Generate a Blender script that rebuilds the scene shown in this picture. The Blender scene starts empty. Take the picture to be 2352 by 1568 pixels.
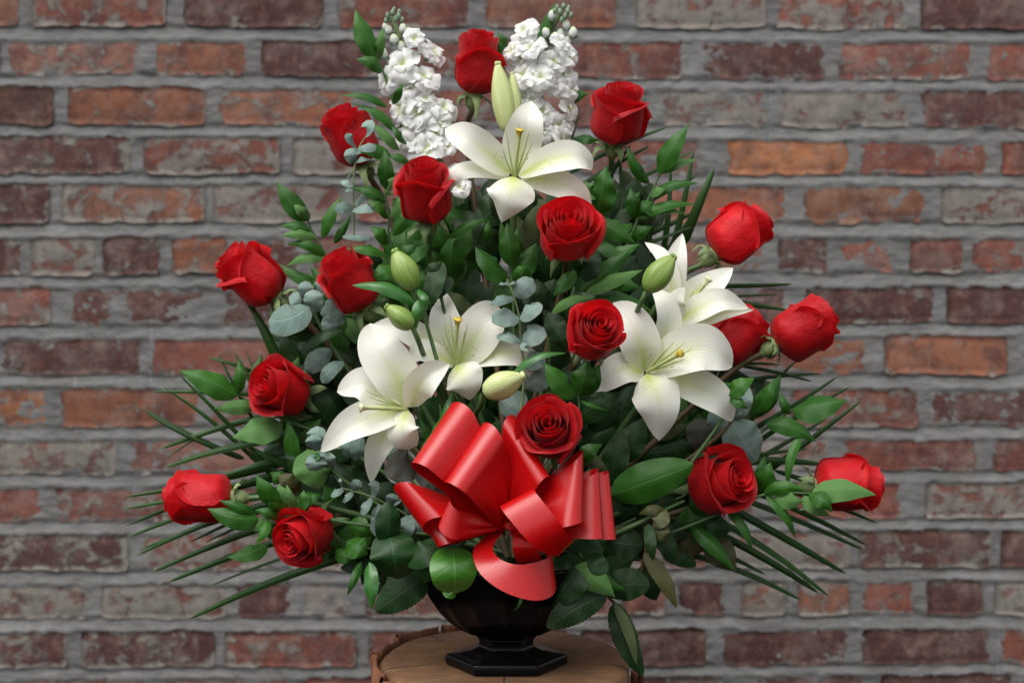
import bpy, math, random
import numpy as np
from mathutils import Vector, Matrix, noise as mn
R = math.radians
random.seed(7); rng = np.random.default_rng(7)
scene = bpy.context.scene
COL = scene.collection

# ------------------------------------------------ camera
CAM_Y, CAM_Z = -1.37, 0.30
cam_d = bpy.data.cameras.new('camera'); cam = bpy.data.objects.new('camera', cam_d); COL.objects.link(cam)
cam.location = (0, CAM_Y, CAM_Z); cam.rotation_euler = (R(90), 0, 0)
cam_d.lens = 50; cam_d.sensor_width = 36; cam_d.clip_start = 0.05; cam_d.clip_end = 100
cam_d.dof.use_dof = True; cam_d.dof.focus_distance = 1.28; cam_d.dof.aperture_fstop = 5.0
scene.camera = cam
# ------------------------------------------------ sky and soft overcast sun
SUN_EL, SUN_AZ = 60, 218
w = bpy.data.worlds.new('World'); scene.world = w; w.use_nodes = True
nt = w.node_tree; nt.nodes.clear()
sk = nt.nodes.new('ShaderNodeTexSky'); sk.sky_type = 'NISHITA'; sk.sun_disc = False
sk.sun_elevation = R(SUN_EL); sk.sun_rotation = R(SUN_AZ); sk.dust_density = 4; sk.air_density = 1.0
hs = nt.nodes.new('ShaderNodeHueSaturation'); hs.inputs['Saturation'].default_value = 0.12
bg = nt.nodes.new('ShaderNodeBackground'); bg.inputs[1].default_value = 0.135
wo = nt.nodes.new('ShaderNodeOutputWorld')
nt.links.new(sk.outputs[0], hs.inputs['Color']); nt.links.new(hs.outputs[0], bg.inputs[0]); nt.links.new(bg.outputs[0], wo.inputs[0])
sd = bpy.data.lights.new('sun', 'SUN'); sun = bpy.data.objects.new('sun', sd); COL.objects.link(sun)
sd.energy = 1.45; sd.angle = R(60); sd.color = (1, 0.97, 0.93)
sv = Vector((math.sin(R(SUN_AZ))*math.cos(R(SUN_EL)), math.cos(R(SUN_AZ))*math.cos(R(SUN_EL)), math.sin(R(SUN_EL))))
sun.rotation_euler = sv.to_track_quat('Z', 'Y').to_euler()
scene.view_settings.view_transform = 'Standard'; scene.view_settings.look = 'None'
scene.view_settings.exposure = 0.45; scene.view_settings.gamma = 1
scene.cycles.max_bounces = 6; scene.cycles.use_denoising = True

# ------------------------------------------------ helpers
def K(y): return (y - CAM_Y)*0.72/2352            # metres per reference unit at depth y
def P(u, v, y=0.0):
    k = K(y); return np.array([(u-1176)*k, y, CAM_Z+(784-v)*k])
def nrm(a): 
    a = np.asarray(a, float); n = np.linalg.norm(a, axis=-1, keepdims=True); return a/np.maximum(n, 1e-9)
def catmull(pts, n):
    p = np.asarray(pts, float)
    if len(p) == 2:
        t = np.linspace(0, 1, n)[:, None]; return p[0]*(1-t)+p[1]*t
    p = np.vstack([2*p[0]-p[1], p, 2*p[-1]-p[-2]]); m = len(p)-3
    out = []
    for x in np.linspace(0, m-1e-6, n):
        i = int(x); t = x-i; a, b, c, d = p[i:i+4]
        out.append(0.5*((2*b)+(c-a)*t+(2*a-5*b+4*c-d)*t*t+(3*b-a-3*c+d)*t**3))
    return np.array(out)
MATS = {}
def link_mesh(name, verts, faces, mat, parent=None, uvs=None, smooth=True):
    me = bpy.data.meshes.new(name)
    v = np.asarray(verts, float).reshape(-1, 3)
    if parent is not None: v = v-np.array(parent.get('_o', (0, 0, 0)))
    me.from_pydata(v.tolist(), [], faces)
    if smooth: me.polygons.foreach_set('use_smooth', [True]*len(me.polygons))
    if uvs is not None:
        ul = me.uv_layers.new(name='UVMap'); li = np.zeros(len(me.loops), int); me.loops.foreach_get('vertex_index', li)
        ul.data.foreach_set('uv', np.asarray(uvs, float).reshape(-1, 2)[li].ravel())
    if mat: me.materials.append(MATS[mat])
    me.update()
    o = bpy.data.objects.new(name, me); COL.objects.link(o)
    if parent is not None: o.parent = parent
    o['_o'] = tuple(parent.get('_o', (0, 0, 0))) if parent is not None else (0., 0., 0.)
    return o
def thing(name, label, cat, base, group=None):
    o = bpy.data.objects.new(name, None); COL.objects.link(o); o.empty_display_size = 0.01
    o.location = tuple(map(float, base)); o['_o'] = tuple(map(float, base))
    o['label'] = label; o['category'] = cat
    if group: o['group'] = group
    return o
_gf = {}
def gfaces(a, b, closed=False):
    key = (a, b, closed)
    if key not in _gf:
        f = []
        for i in range(a-1):
            for j in range(b if closed else b-1):
                j2 = (j+1) % b
                f.append((i*b+j, i*b+j2, (i+1)*b+j2, (i+1)*b+j))
        _gf[key] = f
    return _gf[key]
def grid_obj(name, V, mat, parent, flip=False, closed=False):
    a, b = V.shape[:2]; f = gfaces(a, b, closed)
    if flip: f = [q[::-1] for q in f]
    tt, jj = np.meshgrid(np.linspace(0, 1, a), np.linspace(0, 1, b), indexing='ij')
    return link_mesh(name, V, f, mat, parent, np.stack([jj, tt], -1))
def tube(name, pts, r0, r1, mat, parent, n=14, m=7):
    C = catmull(pts, n); T = nrm(np.gradient(C, axis=0)); up = np.array([0.13, 0.31, 0.94]) if abs(T[0][2]) < .9 else np.array([1., 0.2, 0])
    A = nrm(np.cross(T, up)); B = np.cross(T, A); r = np.linspace(r0, r1, n)[:, None, None]
    th = np.linspace(0, 2*math.pi, m, endpoint=False)[None, :, None]
    V = C[:, None]+r*(A[:, None]*np.cos(th)+B[:, None]*np.sin(th))
    return grid_obj(name, V, mat, parent, closed=True)
def blade_verts(pts, w, prof=(.6, .9), nh=(0, -1, 0), nh2=None, cup=.15, fold=0., wave=0., wk=2.5, saw=0, base=0., nl=13, nw=7, asym=0.):
    C = catmull(pts, nl); T = nrm(np.gradient(C, axis=0)); t = np.linspace(0, 1, nl)
    a, b = prof; tm = a/(a+b); f = (np.maximum(t, 1e-6)**a*np.maximum(1-t, 0)**b)/(tm**a*(1-tm)**b)
    if base: f = np.maximum(f, base*(1-t)**.5)
    if saw: f = f*(1+.09*((t*saw) % 1.0)-.045)
    nh = np.asarray(nh, float); N0 = np.tile(nh, (nl, 1)) if nh2 is None else nh*(1-t[:, None])+np.asarray(nh2, float)*t[:, None]
    W = nrm(np.cross(T, N0)); N = nrm(np.cross(W, T))
    j = np.linspace(-1, 1, nw)[None, :, None]; hw = (w/2*f)[:, None, None]; ph = random.random()*6.28
    off = -cup*w*.9*(f[:, None, None])*j*j-fold*hw*np.abs(j)
    if wave: off = off+wave*hw*np.abs(j)**1.5*np.sin(2*math.pi*wk*t[:, None, None]+ph+(j > 0)*1.9)
    return C[:, None]+W[:, None]*hw*(j+asym*(1-j*j))+N[:, None]*off
def leaf(parent, bu, bv, tu, tv, wd, bend=0, y=0., yt=None, arch=-.008, mat='ruscus_leaf', flip=False, name='leaf', **kw):
    yt = y-.006 if yt is None else yt
    k = K(y); dx, dy = tu-bu, tv-bv; L = math.hypot(dx, dy)+1e-6; px, py = -dy/L, dx/L
    if px*0+py > 0: px, py = -px, -py      # positive bend lifts the middle upwards
    pts = []
    for t in (0, .33, .67, 1):
        s = math.sin(math.pi*t); pts.append(P(bu+dx*t+px*bend*s, bv+dy*t+py*bend*s, y+(yt-y)*t+arch*s))
    nh = kw.pop('nh', (random.uniform(-.35, .35), -1, random.uniform(.0, .7)))
    V = blade_verts(pts, wd*k, nh=nh, **kw)
    return grid_obj(name, V, mat, parent, flip=flip)
def sphere(name, c, rad, mat, parent, n=8, m=10, sc=(1, 1, 1), bump=0):
    th = np.linspace(0, math.pi, n)[:, None]; ph = np.linspace(0, 2*math.pi, m, endpoint=False)[None]
    V = np.stack([np.sin(th)*np.cos(ph)*sc[0], np.sin(th)*np.sin(ph)*sc[1], np.cos(th)*np.ones_like(ph)*sc[2]], -1)
    if bump: V = V*(1+bump*rng.standard_normal((n, m, 1)))
    return grid_obj(name, np.array(c)+V*rad, mat, parent, closed=True)

# ------------------------------------------------ materials
def mat(name):
    m = bpy.data.materials.new(name); m.use_nodes = True; t = m.node_tree; t.nodes.clear(); MATS[name] = m
    return m, t
class G:
    def __init__(s, t): s.t = t
    def n(s, ty, ins=None, **kw):
        d = s.t.nodes.new(ty)
        for k, v in kw.items(): setattr(d, k, v)
        for k, v in (ins or {}).items():
            if isinstance(v, bpy.types.NodeSocket): s.t.links.new(v, d.inputs[k])
            else: d.inputs[k].default_value = v
        return d
    def math(s, op, a, b=0., c=None):
        i = {0: a, 1: b}
        if c is not None: i[2] = c
        return s.n('ShaderNodeMath', i, operation=op).outputs[0]
    def mix(s, f, a, b, bt='MIX'):
        d = s.n('ShaderNodeMix', data_type='RGBA', blend_type=bt)
        for k, v in ((0, f), (6, a), (7, b)):
            if isinstance(v, bpy.types.NodeSocket): s.t.links.new(v, d.inputs[k])
            else: d.inputs[k].default_value = v if k == 0 else (*v[:3], 1)
        return d.outputs[2]
    def ramp(s, f, a, b, va=0., vb=1.): 
        return s.n('ShaderNodeMapRange', {0: f, 1: a, 2: b, 3: va, 4: vb}, clamp=True).outputs[0]
    def noise(s, vec, sc, det=3, rough=.5, dist=0):
        return s.n('ShaderNodeTexNoise', {'Vector': vec, 'Scale': sc, 'Detail': det, 'Roughness': rough, 'Distortion': dist}).outputs[0]
    def scale(s, vec, v): return s.n('ShaderNodeVectorMath', {0: vec, 1: v}, operation='MULTIPLY').outputs[0]
    def out(s, sh): s.n('ShaderNodeOutputMaterial', {0: sh})
    def surf(s, col, rough=.5, bump=None, bs=.3, bd=.001, trans=0, tcol=None, spec=.5, coat=0, sheen=0):
        nb = s.n('ShaderNodeBump', {'Height': bump, 'Strength': bs, 'Distance': bd}).outputs[0] if bump is not None else None
        i = {'Base Color': col if isinstance(col, bpy.types.NodeSocket) else (*col, 1), 'Roughness': rough, 'Specular IOR Level': spec, 'Coat Weight': coat, 'Coat Roughness': .12, 'Sheen Weight': sheen}
        p = s.n('ShaderNodeBsdfPrincipled', i)
        if nb is not None: s.t.links.new(nb, p.inputs['Normal'])
        sh = p.outputs[0]
        if trans:
            tr = s.n('ShaderNodeBsdfTranslucent', {0: tcol if tcol is not None else (col if isinstance(col, bpy.types.NodeSocket) else (*col, 1))})
            sh = s.n('ShaderNodeMixShader', {0: trans, 1: sh, 2: tr.outputs[0]}).outputs[0]
        s.out(sh)
def coords(g): return g.n('ShaderNodeTexCoord')
def leaf_mat(name, col, under, rough, rib, veins=9, spec=.35, vary=.25, trans=.12, edge=None, blot=None):
    m, t = mat(name); g = G(t); tc = coords(g); uv = g.n('ShaderNodeSeparateXYZ', {0: tc.outputs['UV']})
    x, y = uv.outputs[0], uv.outputs[1]
    ax = g.math('ABSOLUTE', g.math('SUBTRACT', x, .5))
    ribm = g.ramp(ax, .008, .035, 1, 0)
    vv = g.math('SINE', g.math('MULTIPLY', g.math('SUBTRACT', y, g.math('MULTIPLY', ax, .55)), veins*6.283))
    vm = g.math('MULTIPLY', g.ramp(vv, .82, 1), .55)
    oi = g.n('ShaderNodeObjectInfo'); rnd = oi.outputs['Random']
    nz = g.noise(tc.outputs['Object'], 28, 3)
    c = g.mix(g.ramp(rnd, 0, 1, 0, 1), [q*(1-vary) for q in col], [min(1, q*(1+vary)) for q in (col[0]*1.15, col[1], col[2])])
    c = g.mix(g.ramp(nz, .35, .7, 0, .35), c, [q*.6 for q in col])
    c = g.mix(g.math('MULTIPLY', g.math('MAXIMUM', ribm, vm), .6), c, rib)
    c = g.mix(g.ramp(g.noise(tc.outputs['Object'], 75, 4, .7), .62, .78, 0, .45), c, (.16, .15, .05))
    bf = g.n('ShaderNodeNewGeometry').outputs['Backfacing']
    un = g.mix(g.math('MULTIPLY', g.math('MAXIMUM', ribm, vm), .5), under, [q*1.35 for q in under])
    c = g.mix(bf, c, un)
    if edge is not None:
        e = g.math('MAXIMUM', g.ramp(ax, .46, .5), g.ramp(y, .95, 1.))
        c = g.mix(g.math('MULTIPLY', e, .7), c, edge)
    if blot is not None:
        c = g.mix(g.ramp(g.noise(tc.outputs['Object'], 60, 4, .65), .55, .75, 0, .7), c, blot)
    h = g.math('ADD', g.math('MULTIPLY', vm, -1.2), g.math('ADD', g.math('MULTIPLY', ribm, -1.), g.math('MULTIPLY', g.noise(tc.outputs['Object'], 160, 2), .8)))
    r = g.math('ADD', g.math('MULTIPLY', bf, .2), g.ramp(nz, .3, .7, rough-.06, rough+.1))
    g.surf(c, r, h, .35, .0006, trans, None, spec)
leaf_mat('ruscus_leaf', (.026, .120, .010), (.085, .20, .05), .45, (.06, .19, .04), 0.001)
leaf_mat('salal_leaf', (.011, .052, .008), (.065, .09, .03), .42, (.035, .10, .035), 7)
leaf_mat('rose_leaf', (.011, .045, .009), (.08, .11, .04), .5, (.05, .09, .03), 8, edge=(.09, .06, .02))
leaf_mat('glossy_leaf', (.05, .20, .018), (.12, .24, .07), .27, (.12, .32, .05), 6, spec=.7)
leaf_mat('lily_leaf', (.04, .17, .03), (.10, .22, .07), .28, (.07, .24, .05), 0.001, spec=.6)
leaf_mat('eucalyptus_leaf', (.17, .27, .235), (.19, .26, .23), .6, (.27, .36, .31), 5, spec=.35, trans=.05, edge=(.22, .2, .12), blot=(.11, .2, .16))
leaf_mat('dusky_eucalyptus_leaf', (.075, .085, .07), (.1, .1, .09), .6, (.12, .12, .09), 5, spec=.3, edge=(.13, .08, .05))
leaf_mat('palm_leaf', (.014, .062, .006), (.04, .11, .022), .45, (.04, .13, .03), 0.001, edge=(.16, .14, .06))
leaf_mat('olive_leaf', (.075, .085, .03), (.12, .13, .06), .5, (.10, .11, .05), 6)
leaf_mat('sepal_green', (.22, .33, .14), (.36, .43, .26), .5, (.3, .4, .2), 0.001, edge=(.3, .25, .12))
def simple(name, col, rough=.5, nsc=60, dark=.6, bs=.3, spec=.5, trans=0, coat=0):
    m, t = mat(name); g = G(t); tc = coords(g); nz = g.noise(tc.outputs['Object'], nsc, 4)
    c = g.mix(g.ramp(nz, .3, .7), [q*dark for q in col], col); g.surf(c, rough, nz, bs, .0008, trans, None, spec, coat)
simple('green_stem', (.07, .15, .04), .45); simple('brown_stem', (.12, .08, .03), .5); simple('pale_stem', (.2, .28, .12), .5)
simple('bud_scale', (.22, .32, .2), .6, 90, .7); simple('anther_yellow', (.68, .50, .05), .6, 250, .6); simple('style_green', (.62, .7, .3), .45, 90, .9, trans=.2)
simple('stigma_pale', (.72, .75, .42), .45, 90, .9)
simple('filament', (.6, .68, .3), .45, 90, .9, trans=.2)
# red rose petal
m, t = mat('rose_petal'); g = G(t); tc = coords(g); uv = tc.outputs['UV']; so = g.n('ShaderNodeSeparateXYZ', {0: uv})
nz = g.noise(tc.outputs['Object'], 60, 3); oi = g.n('ShaderNodeObjectInfo')
c = g.mix(g.ramp(nz, .3, .7), (.50, .002, .006), (.66, .005, .010))
ex = g.math('ABSOLUTE', g.math('SUBTRACT', so.outputs[0], .5))
c = g.mix(g.math('MULTIPLY', g.ramp(so.outputs[1], .975, 1.), .45), c, (.62, .05, .06))
c = g.mix(g.ramp(so.outputs[1], .0, .12, .8, 0), c, (.35, .05, .01))
c = g.mix(1., c, oi.outputs['Color'], 'MULTIPLY')
wr = g.noise(g.scale(tc.outputs['Object'], (1, 1, 1.5)), 210, 4, .6, .6); wr2 = g.noise(tc.outputs['Object'], 70, 2)
g.surf(c, .5, g.math('ADD', wr, g.math('MULTIPLY', wr2, 2.2)), .6, .0014, .30, (.9, .006, .010, 1), .3, 0, .08)
# white lily tepal
m, t = mat('lily_tepal'); g = G(t); tc = coords(g); uv = tc.outputs['UV']; so = g.n('ShaderNodeSeparateXYZ', {0: uv})
x, y = so.outputs[0], so.outputs[1]; ax = g.math('ABSOLUTE', g.math('SUBTRACT', x, .5))
c0 = g.mix(g.ramp(g.noise(g.scale(uv, (18, 1.2, 1)), 1.5, 2), .3, .7), (.95, .94, .87), (.90, .90, .79))
gm = g.math('MULTIPLY', g.ramp(y, .05, .62, 1, 0), g.ramp(ax, .0, .3, 1, 0.12)); c = g.mix(g.math('POWER', gm, 1.05), c0, (.60, .72, .08))
c = g.mix(g.math('MULTIPLY', g.ramp(ax, 0, .05, 1, 0), g.ramp(y, .3, 1, .35, .1)), c, (.72, .78, .42))
bf = g.n('ShaderNodeNewGeometry').outputs['Backfacing']; c = g.mix(g.math('MULTIPLY', bf, g.ramp(ax, 0, .25, .5, 0.05)), c, (.62, .74, .28))
vo = g.n('ShaderNodeTexVoronoi', {'Vector': g.scale(uv, (15, 26, 1)), 'Scale': 1.0, 'Randomness': 1.})
sp = g.math('MULTIPLY', g.ramp(vo.outputs['Distance'], .17, .24, 1, 0), g.math('GREATER_THAN', g.n('ShaderNodeSeparateXYZ', {0: vo.outputs['Color']}).outputs[0], .5))
msk = g.math('MULTIPLY', g.ramp(y, .14, .2), g.ramp(y, .34, .42, 1, 0)); sp = g.math('MULTIPLY', g.math('MULTIPLY', sp, msk), g.ramp(ax, .24, .3, 1, 0))
sp = g.math('MULTIPLY', sp, g.math('SUBTRACT', 1., bf)); c = g.mix(sp, c, (.10, .03, .03))
h = g.math('ADD', g.noise(g.scale(uv, (30, 1.5, 1)), 1.5, 2), g.math('MULTIPLY', g.ramp(g.math('ABSOLUTE', g.math('SUBTRACT', ax, .035)), 0, .03, 0, 1), .8))
g.surf(c, .45, h, .28, .0007, .24, (.93, .95, .72, 1), .3)
# stock petal
m, t = mat('stock_petal'); g = G(t); tc = coords(g); so = g.n('ShaderNodeSeparateXYZ', {0: tc.outputs['UV']})
c = g.mix(g.ramp(so.outputs[1], .08, .5, 1, 0), (.95, .95, .945), (.70, .80, .36)); g.surf(c, .5, g.noise(tc.outputs['Object'], 300, 2), .15, .0004, .42, (.97, .98, .96, 1), .25)
# lily bud
m, t = mat('lily_bud_green'); g = G(t); tc = coords(g); so = g.n('ShaderNodeSeparateXYZ', {0: tc.outputs['UV']})
st = g.noise(g.scale(tc.outputs['UV'], (26, 1, 1)), 1.6, 2); c = g.mix(g.ramp(st, .3, .7), (.14, .27, .04), (.29, .42, .10)); c = g.mix(g.ramp(so.outputs[1], .45, 1, 0, .4), c, (.45, .52, .16))
g.surf(c, .38, st, .3, .0008, .08)
m, t = mat('lily_bud_pale'); g = G(t); tc = coords(g); st = g.noise(g.scale(tc.outputs['UV'], (22, 1, 1)), 1.6, 2)
c = g.mix(g.ramp(st, .3, .7), (.50, .60, .20), (.74, .78, .42)); g.surf(c, .4, st, .3, .0008, .12)
# ribbon
m, t = mat('satin_ribbon'); g = G(t); tc = coords(g); so = g.n('ShaderNodeSeparateXYZ', {0: tc.outputs['UV']})
ln = g.math('SINE', g.math('MULTIPLY', so.outputs[1], 900.)); fz = g.noise(tc.outputs['Object'], 900, 2)
bf = g.n('ShaderNodeNewGeometry').outputs['Backfacing']
c = g.mix(g.ramp(fz, .3, .7), (.46, .003, .004), (.54, .005, .006)); nz = g.noise(tc.outputs['Object'], 30, 2)
g.surf(c, g.ramp(nz, .3, .7, .25, .31), g.math('ADD', fz, g.math('MULTIPLY', ln, .3)), .10, .0003, .08, (.8, .01, .01, 1), .6, 0, 0)
# urn
m, t = mat('black_glaze'); g = G(t); tc = coords(g); nz = g.noise(tc.outputs['Object'], 45, 4)
g.surf((.003, .003, .004), g.ramp(nz, .3, .7, .14, .30), nz, .06, .001, 0, None, .14)
# wood
m, t = mat('cut_wood'); g = G(t); tc = coords(g); ob = tc.outputs['Object']
sx = g.n('ShaderNodeSeparateXYZ', {0: ob}); nz = g.noise(ob, 14, 5, .6); 
rr = g.math('SQRT', g.math('ADD', g.math('POWER', sx.outputs[0], 2.), g.math('POWER', sx.outputs[1], 2.)))
ring = g.math('SINE', g.math('ADD', g.math('MULTIPLY', rr, 620.), g.math('MULTIPLY', nz, 16.)))
an = g.math('ARCTAN2', sx.outputs[1], sx.outputs[0]); saw_ = g.noise(g.scale(ob, (18, 220, 1)), 1., 3)
c = g.mix(g.ramp(nz, .3, .7), (.085, .038, .016), (.23, .115, .048)); c = g.mix(g.ramp(ring, .1, 1, 0, .38), c, (.17, .08, .035))
c = g.mix(g.ramp(g.noise(ob, 5, 3), .5, .68, 0, .6), c, (.12, .06, .03)); c = g.mix(g.ramp(saw_, .5, .8, 0, .3), c, (.5, .36, .2))
crk = g.math('ABSOLUTE', g.math('SINE', g.math('ADD', g.math('MULTIPLY', an, 2.5), g.math('MULTIPLY', g.noise(ob, 9, 3), 1.4)))); cr = g.math('MULTIPLY', g.ramp(crk, .0, .045, 1, 0), g.ramp(rr, .05, .08))
c = g.mix(g.ramp(g.noise(ob, 45, 6, .7), .48, .7, 0, .55), c, (.07, .035, .018)); c = g.mix(g.ramp(g.noise(g.scale(ob, (30, 120, 1)), 1., 5, .7), .55, .8, 0, .5), c, (.42, .29, .16)); c = g.mix(cr, c, (.03, .015, .008)); g.surf(c, .7, g.math('ADD', g.math('ADD', saw_, g.math('MULTIPLY', ring, .04)), g.math('MULTIPLY', cr, -2.)), .6, .001)
m, t = mat('bark'); g = G(t); tc = coords(g); nz = g.noise(g.scale(tc.outputs['Object'], (60, 60, 14)), 1., 6, .65)
c = g.mix(g.ramp(nz, .3, .7), (.07, .03, .018), (.30, .125, .06)); g.surf(c, .85, nz, 1, .006, 0, None, .2)
# brick and mortar
m, t = mat('weathered_brick'); g = G(t); tc = coords(g); oi = g.n('ShaderNodeObjectInfo')
off = g.n('ShaderNodeVectorMath', {0: g.n('ShaderNodeCombineXYZ', {0: g.math('MULTIPLY', oi.outputs['Random'], 37.), 1: g.math('MULTIPLY', oi.outputs['Random'], 91.), 2: 0.}).outputs[0], 1: tc.outputs['Object']}, operation='ADD').outputs[0]
base = g.mix(1., oi.outputs['Color'], (1.0, .86, .76), 'MULTIPLY'); n1 = g.noise(off, 22, 5, .6); n2 = g.noise(g.scale(off, (1.1, 1, .9)), 60, 7, .72); n3 = g.noise(g.scale(off, (.8, 1, 1.)), 40, 8, .68, .4); nf = g.noise(off, 420, 3, .7)
c = g.mix(g.ramp(n1, .45, .68, 0, .8), base, (.075, .038, .042)); c = g.mix(g.ramp(n2, .52, .72, 0, .5), c, (.30, .155, .11)); c = g.mix(g.ramp(g.noise(off, 38, 4, .7), .5, .75, 0, .6), c, (.30, .22, .19))
c = g.mix(g.ramp(n2, .30, .46, .6, 0), c, (.05, .028, .03)); c = g.mix(g.ramp(nf, .55, .8, 0, .35), c, (.42, .34, .28))
ge = g.n('ShaderNodeSeparateXYZ', {0: tc.outputs['Generated']}); ex = g.math('ABSOLUTE', g.math('SUBTRACT', ge.outputs[0], .5)); ez = g.math('ABSOLUTE', g.math('SUBTRACT', ge.outputs[2], .5))
edge = g.math('MAXIMUM', g.ramp(ex, .44, .5), g.ramp(ez, .32, .5)); thr = g.math('SUBTRACT', .70, g.math('MULTIPLY', oi.outputs['Alpha'], .32))
lv = g.math('ADD', n3, g.math('MULTIPLY', edge, .12)); ms = g.ramp(g.math('SUBTRACT', lv, thr), -.02, .05); grey = g.mix(g.ramp(n2, .3, .7), (.165, .155, .14), (.30, .285, .255))
c = g.mix(g.math('MULTIPLY', ms, .88), c, grey); stx = g.noise(g.scale(off, (260, 1, 5)), 1., 2); c = g.mix(g.math('MULTIPLY', g.ramp(stx, .66, .8), g.ramp(n1, .4, .6, .05, .4)), c, (.40, .385, .38))
c = g.mix(g.ramp(g.noise(off, 15, 6, .72), .5, .72, .0, .38), c, (.33, .30, .27)); g.surf(c, .88, g.math('ADD', g.math('ADD', n2, g.math('MULTIPLY', ms, .5)), g.math('MULTIPLY', nf, .5)), .8, .004, 0, None, .2)
m, t = mat('grey_mortar'); g = G(t); tc = coords(g); ob = tc.outputs['Object']; n1 = g.noise(g.scale(ob, (.85, 1, 1.4)), 16, 7, .68); n2 = g.noise(g.scale(ob, (.5, 1, 1.6)), 90, 5, .65); n3 = g.noise(ob, 500, 3, .7)
c = g.mix(g.ramp(n1, .3, .7), (.115, .115, .113), (.235, .234, .23)); c = g.mix(g.ramp(n2, .35, .7, 0, .4), c, (.28, .277, .27)); c = g.mix(g.ramp(n3, .6, .8, 0, .22), c, (.38, .375, .36))
stx = g.noise(g.scale(ob, (150, 1, 3)), 1., 2); c = g.mix(g.ramp(stx, .66, .8, 0, .5), c, (.42, .42, .42))
g.surf(c, .9, g.math('ADD', n2, g.math('MULTIPLY', n3, .4)), .9, .004, 0, None, .2)
# ------------------------------------------------ brick wall
WY = 0.59
BC = dict(r=(.21, .085, .07), d=(.10, .052, .052), o=(.27, .125, .085), b=(.19, .10, .065), p=(.27, .14, .115), g=(.20, .10, .085), O=(.40, .185, .09), k=(.085, .055, .042))
ROWS = [
 (-18, 56, -14, 65, [(-60,38,'o',.4),(75,378,'r',.5),(424,737,'d',.3),(777,1077,'r',.5),(1118,1412,'o',.3),(1462,1757,'g',.95),(1785,2083,'r',.7),(2118,2420,'d',.15)]),
 (92, 166, 98, 183, [(-130,-4,'r',.4),(16,316,'p',.55),(355,563,'o',.35),(602,893,'d',.35),(930,1230,'r',.4),(1270,1567,'r',.3),(1607,1895,'d',.15),(1929,2228,'r',.5),(2268,2480,'r',.2)]),
 (200, 284, 210, 290, [(-180,120,'k',.05),(157,470,'o',.3),(503,815,'o',.5),(855,1145,'r',.5),(1182,1478,'r',.4),(1517,1757,'g',.8),(1795,2086,'g',.95),(2117,2420,'d',.35)]),
 (313, 395, 326, 398, [(-30,295,'d',.45),(332,640,'r',.65),(674,960,'g',.85),(1000,1290,'r',.4),(1325,1606,'r',.25),(1675,1945,'O',.05),(1975,2270,'r',.2),(2304,2500,'r',.1)]),
 (424, 508, 428, 508, [(-160,110,'d',.4),(142,467,'o',.6),(490,780,'g',.8),(820,1110,'r',.5),(1150,1440,'r',.4),(1480,1800,'o',.25),(1848,2122,'b',.05),(2164,2440,'r',.75)]),
 (544, 628, 548, 624, [(-60,48,'d',.5),(72,213,'g',.75),(238,362,'d',.35),(396,516,'o',.45),(576,690,'d',.45),(722,840,'r',.4),(875,990,'r',.4),(1030,1150,'r',.4),(1190,1310,'r',.4),(1345,1460,'r',.4),(1500,1755,'p',.4),(1789,1900,'d',.45),(1932,2053,'r',.2),(2092,2210,'r',.5),(2237,2360,'r',.3)]),
 (662, 746, 660, 738, [(-160,113,'r',.45),(160,472,'d',.3),(508,790,'d',.25),(830,1110,'r',.4),(1150,1440,'r',.4),(1478,1610,'r',.4),(1650,1812,'d',.35),(1852,2140,'d',.4),(2176,2460,'d',.1)]),
 (780, 858, 771, 856, [(-280,-30,'r',.3),(4,320,'d',.3),(346,645,'r',.35),(685,975,'r',.4),(1010,1300,'r',.4),(1340,1640,'r',.4),(1680,1990,'o',.15),(2034,2312,'o',.25),(2350,2600,'g',.9)]),
 (890, 976, 894, 977, [(-180,110,'O',.15),(142,452,'o',.3),(476,790,'r',.5),(830,1120,'r',.4),(1160,1450,'r',.4),(1490,1780,'g',.6),(1820,2108,'r',.45),(2136,2430,'d',.3)]),
 (1012, 1087, 1009, 1077, [(-30,262,'g',.8),(293,600,'p',.45),(640,930,'r',.5),(970,1260,'r',.5),(1300,1590,'r',.5),(1630,1900,'g',.85),(1942,2245,'r',.35),(2284,2560,'r',.1)]),
 (1121, 1195, 1107, 1186, [(-160,90,'r',.4),(128,402,'r',.55),(436,730,'r',.5),(770,1060,'r',.5),(1100,1390,'r',.5),(1430,1740,'r',.5),(1778,2067,'r',.3),(2128,2440,'r',.75)]),
 (1228, 1308, 1217, 1298, [(-30,290,'d',.6),(324,625,'r',.75),(662,960,'g',.7),(1000,1290,'r',.5),(1330,1620,'r',.5),(1655,1950,'g',.9),(1976,2275,'d',.5),(2302,2580,'d',.15)]),
 (1345, 1417, 1331, 1411, [(-90,200,'g',.85),(233,517,'g',.85),(543,662,'d',.3),(686,815,'g',.9),(842,1130,'g',.5),(1170,1290,'r',.5),(1320,1400,'r',.4),(1430,1524,'r',.35),(1560,1670,'d',.25),(1706,1802,'o',.75),(1836,1948,'o',.6),(1984,2103,'r',.4),(2132,2255,'d',.25),(2288,2520,'g',.85)]),
 (1453, 1531, 1444, 1521, [(-140,150,'d',.5),(188,490,'d',.5),(518,815,'r',.5),(848,1130,'r',.4),(1170,1300,'r',.4),(1335,1618,'d',.05),(1661,1950,'d',.1),(1983,2270,'d',.25),(2302,2600,'r',.25)]),
 (1562, 1640, 1549, 1630, [(-250,35,'r',.5),(52,340,'r',.5),(372,660,'r',.4),(695,985,'r',.2),(1030,1320,'r',.3),(1360,1660,'d',.3),(1700,1985,'d',.3),(2025,2320,'d',.3),(2350,2640,'r',.3)]),
]
k0 = K(WY)
wall = thing('brick_wall', 'old weathered red brick wall with thick grey mortar joints behind the flowers', 'wall', P(1176, 1650, WY+.05))
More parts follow.
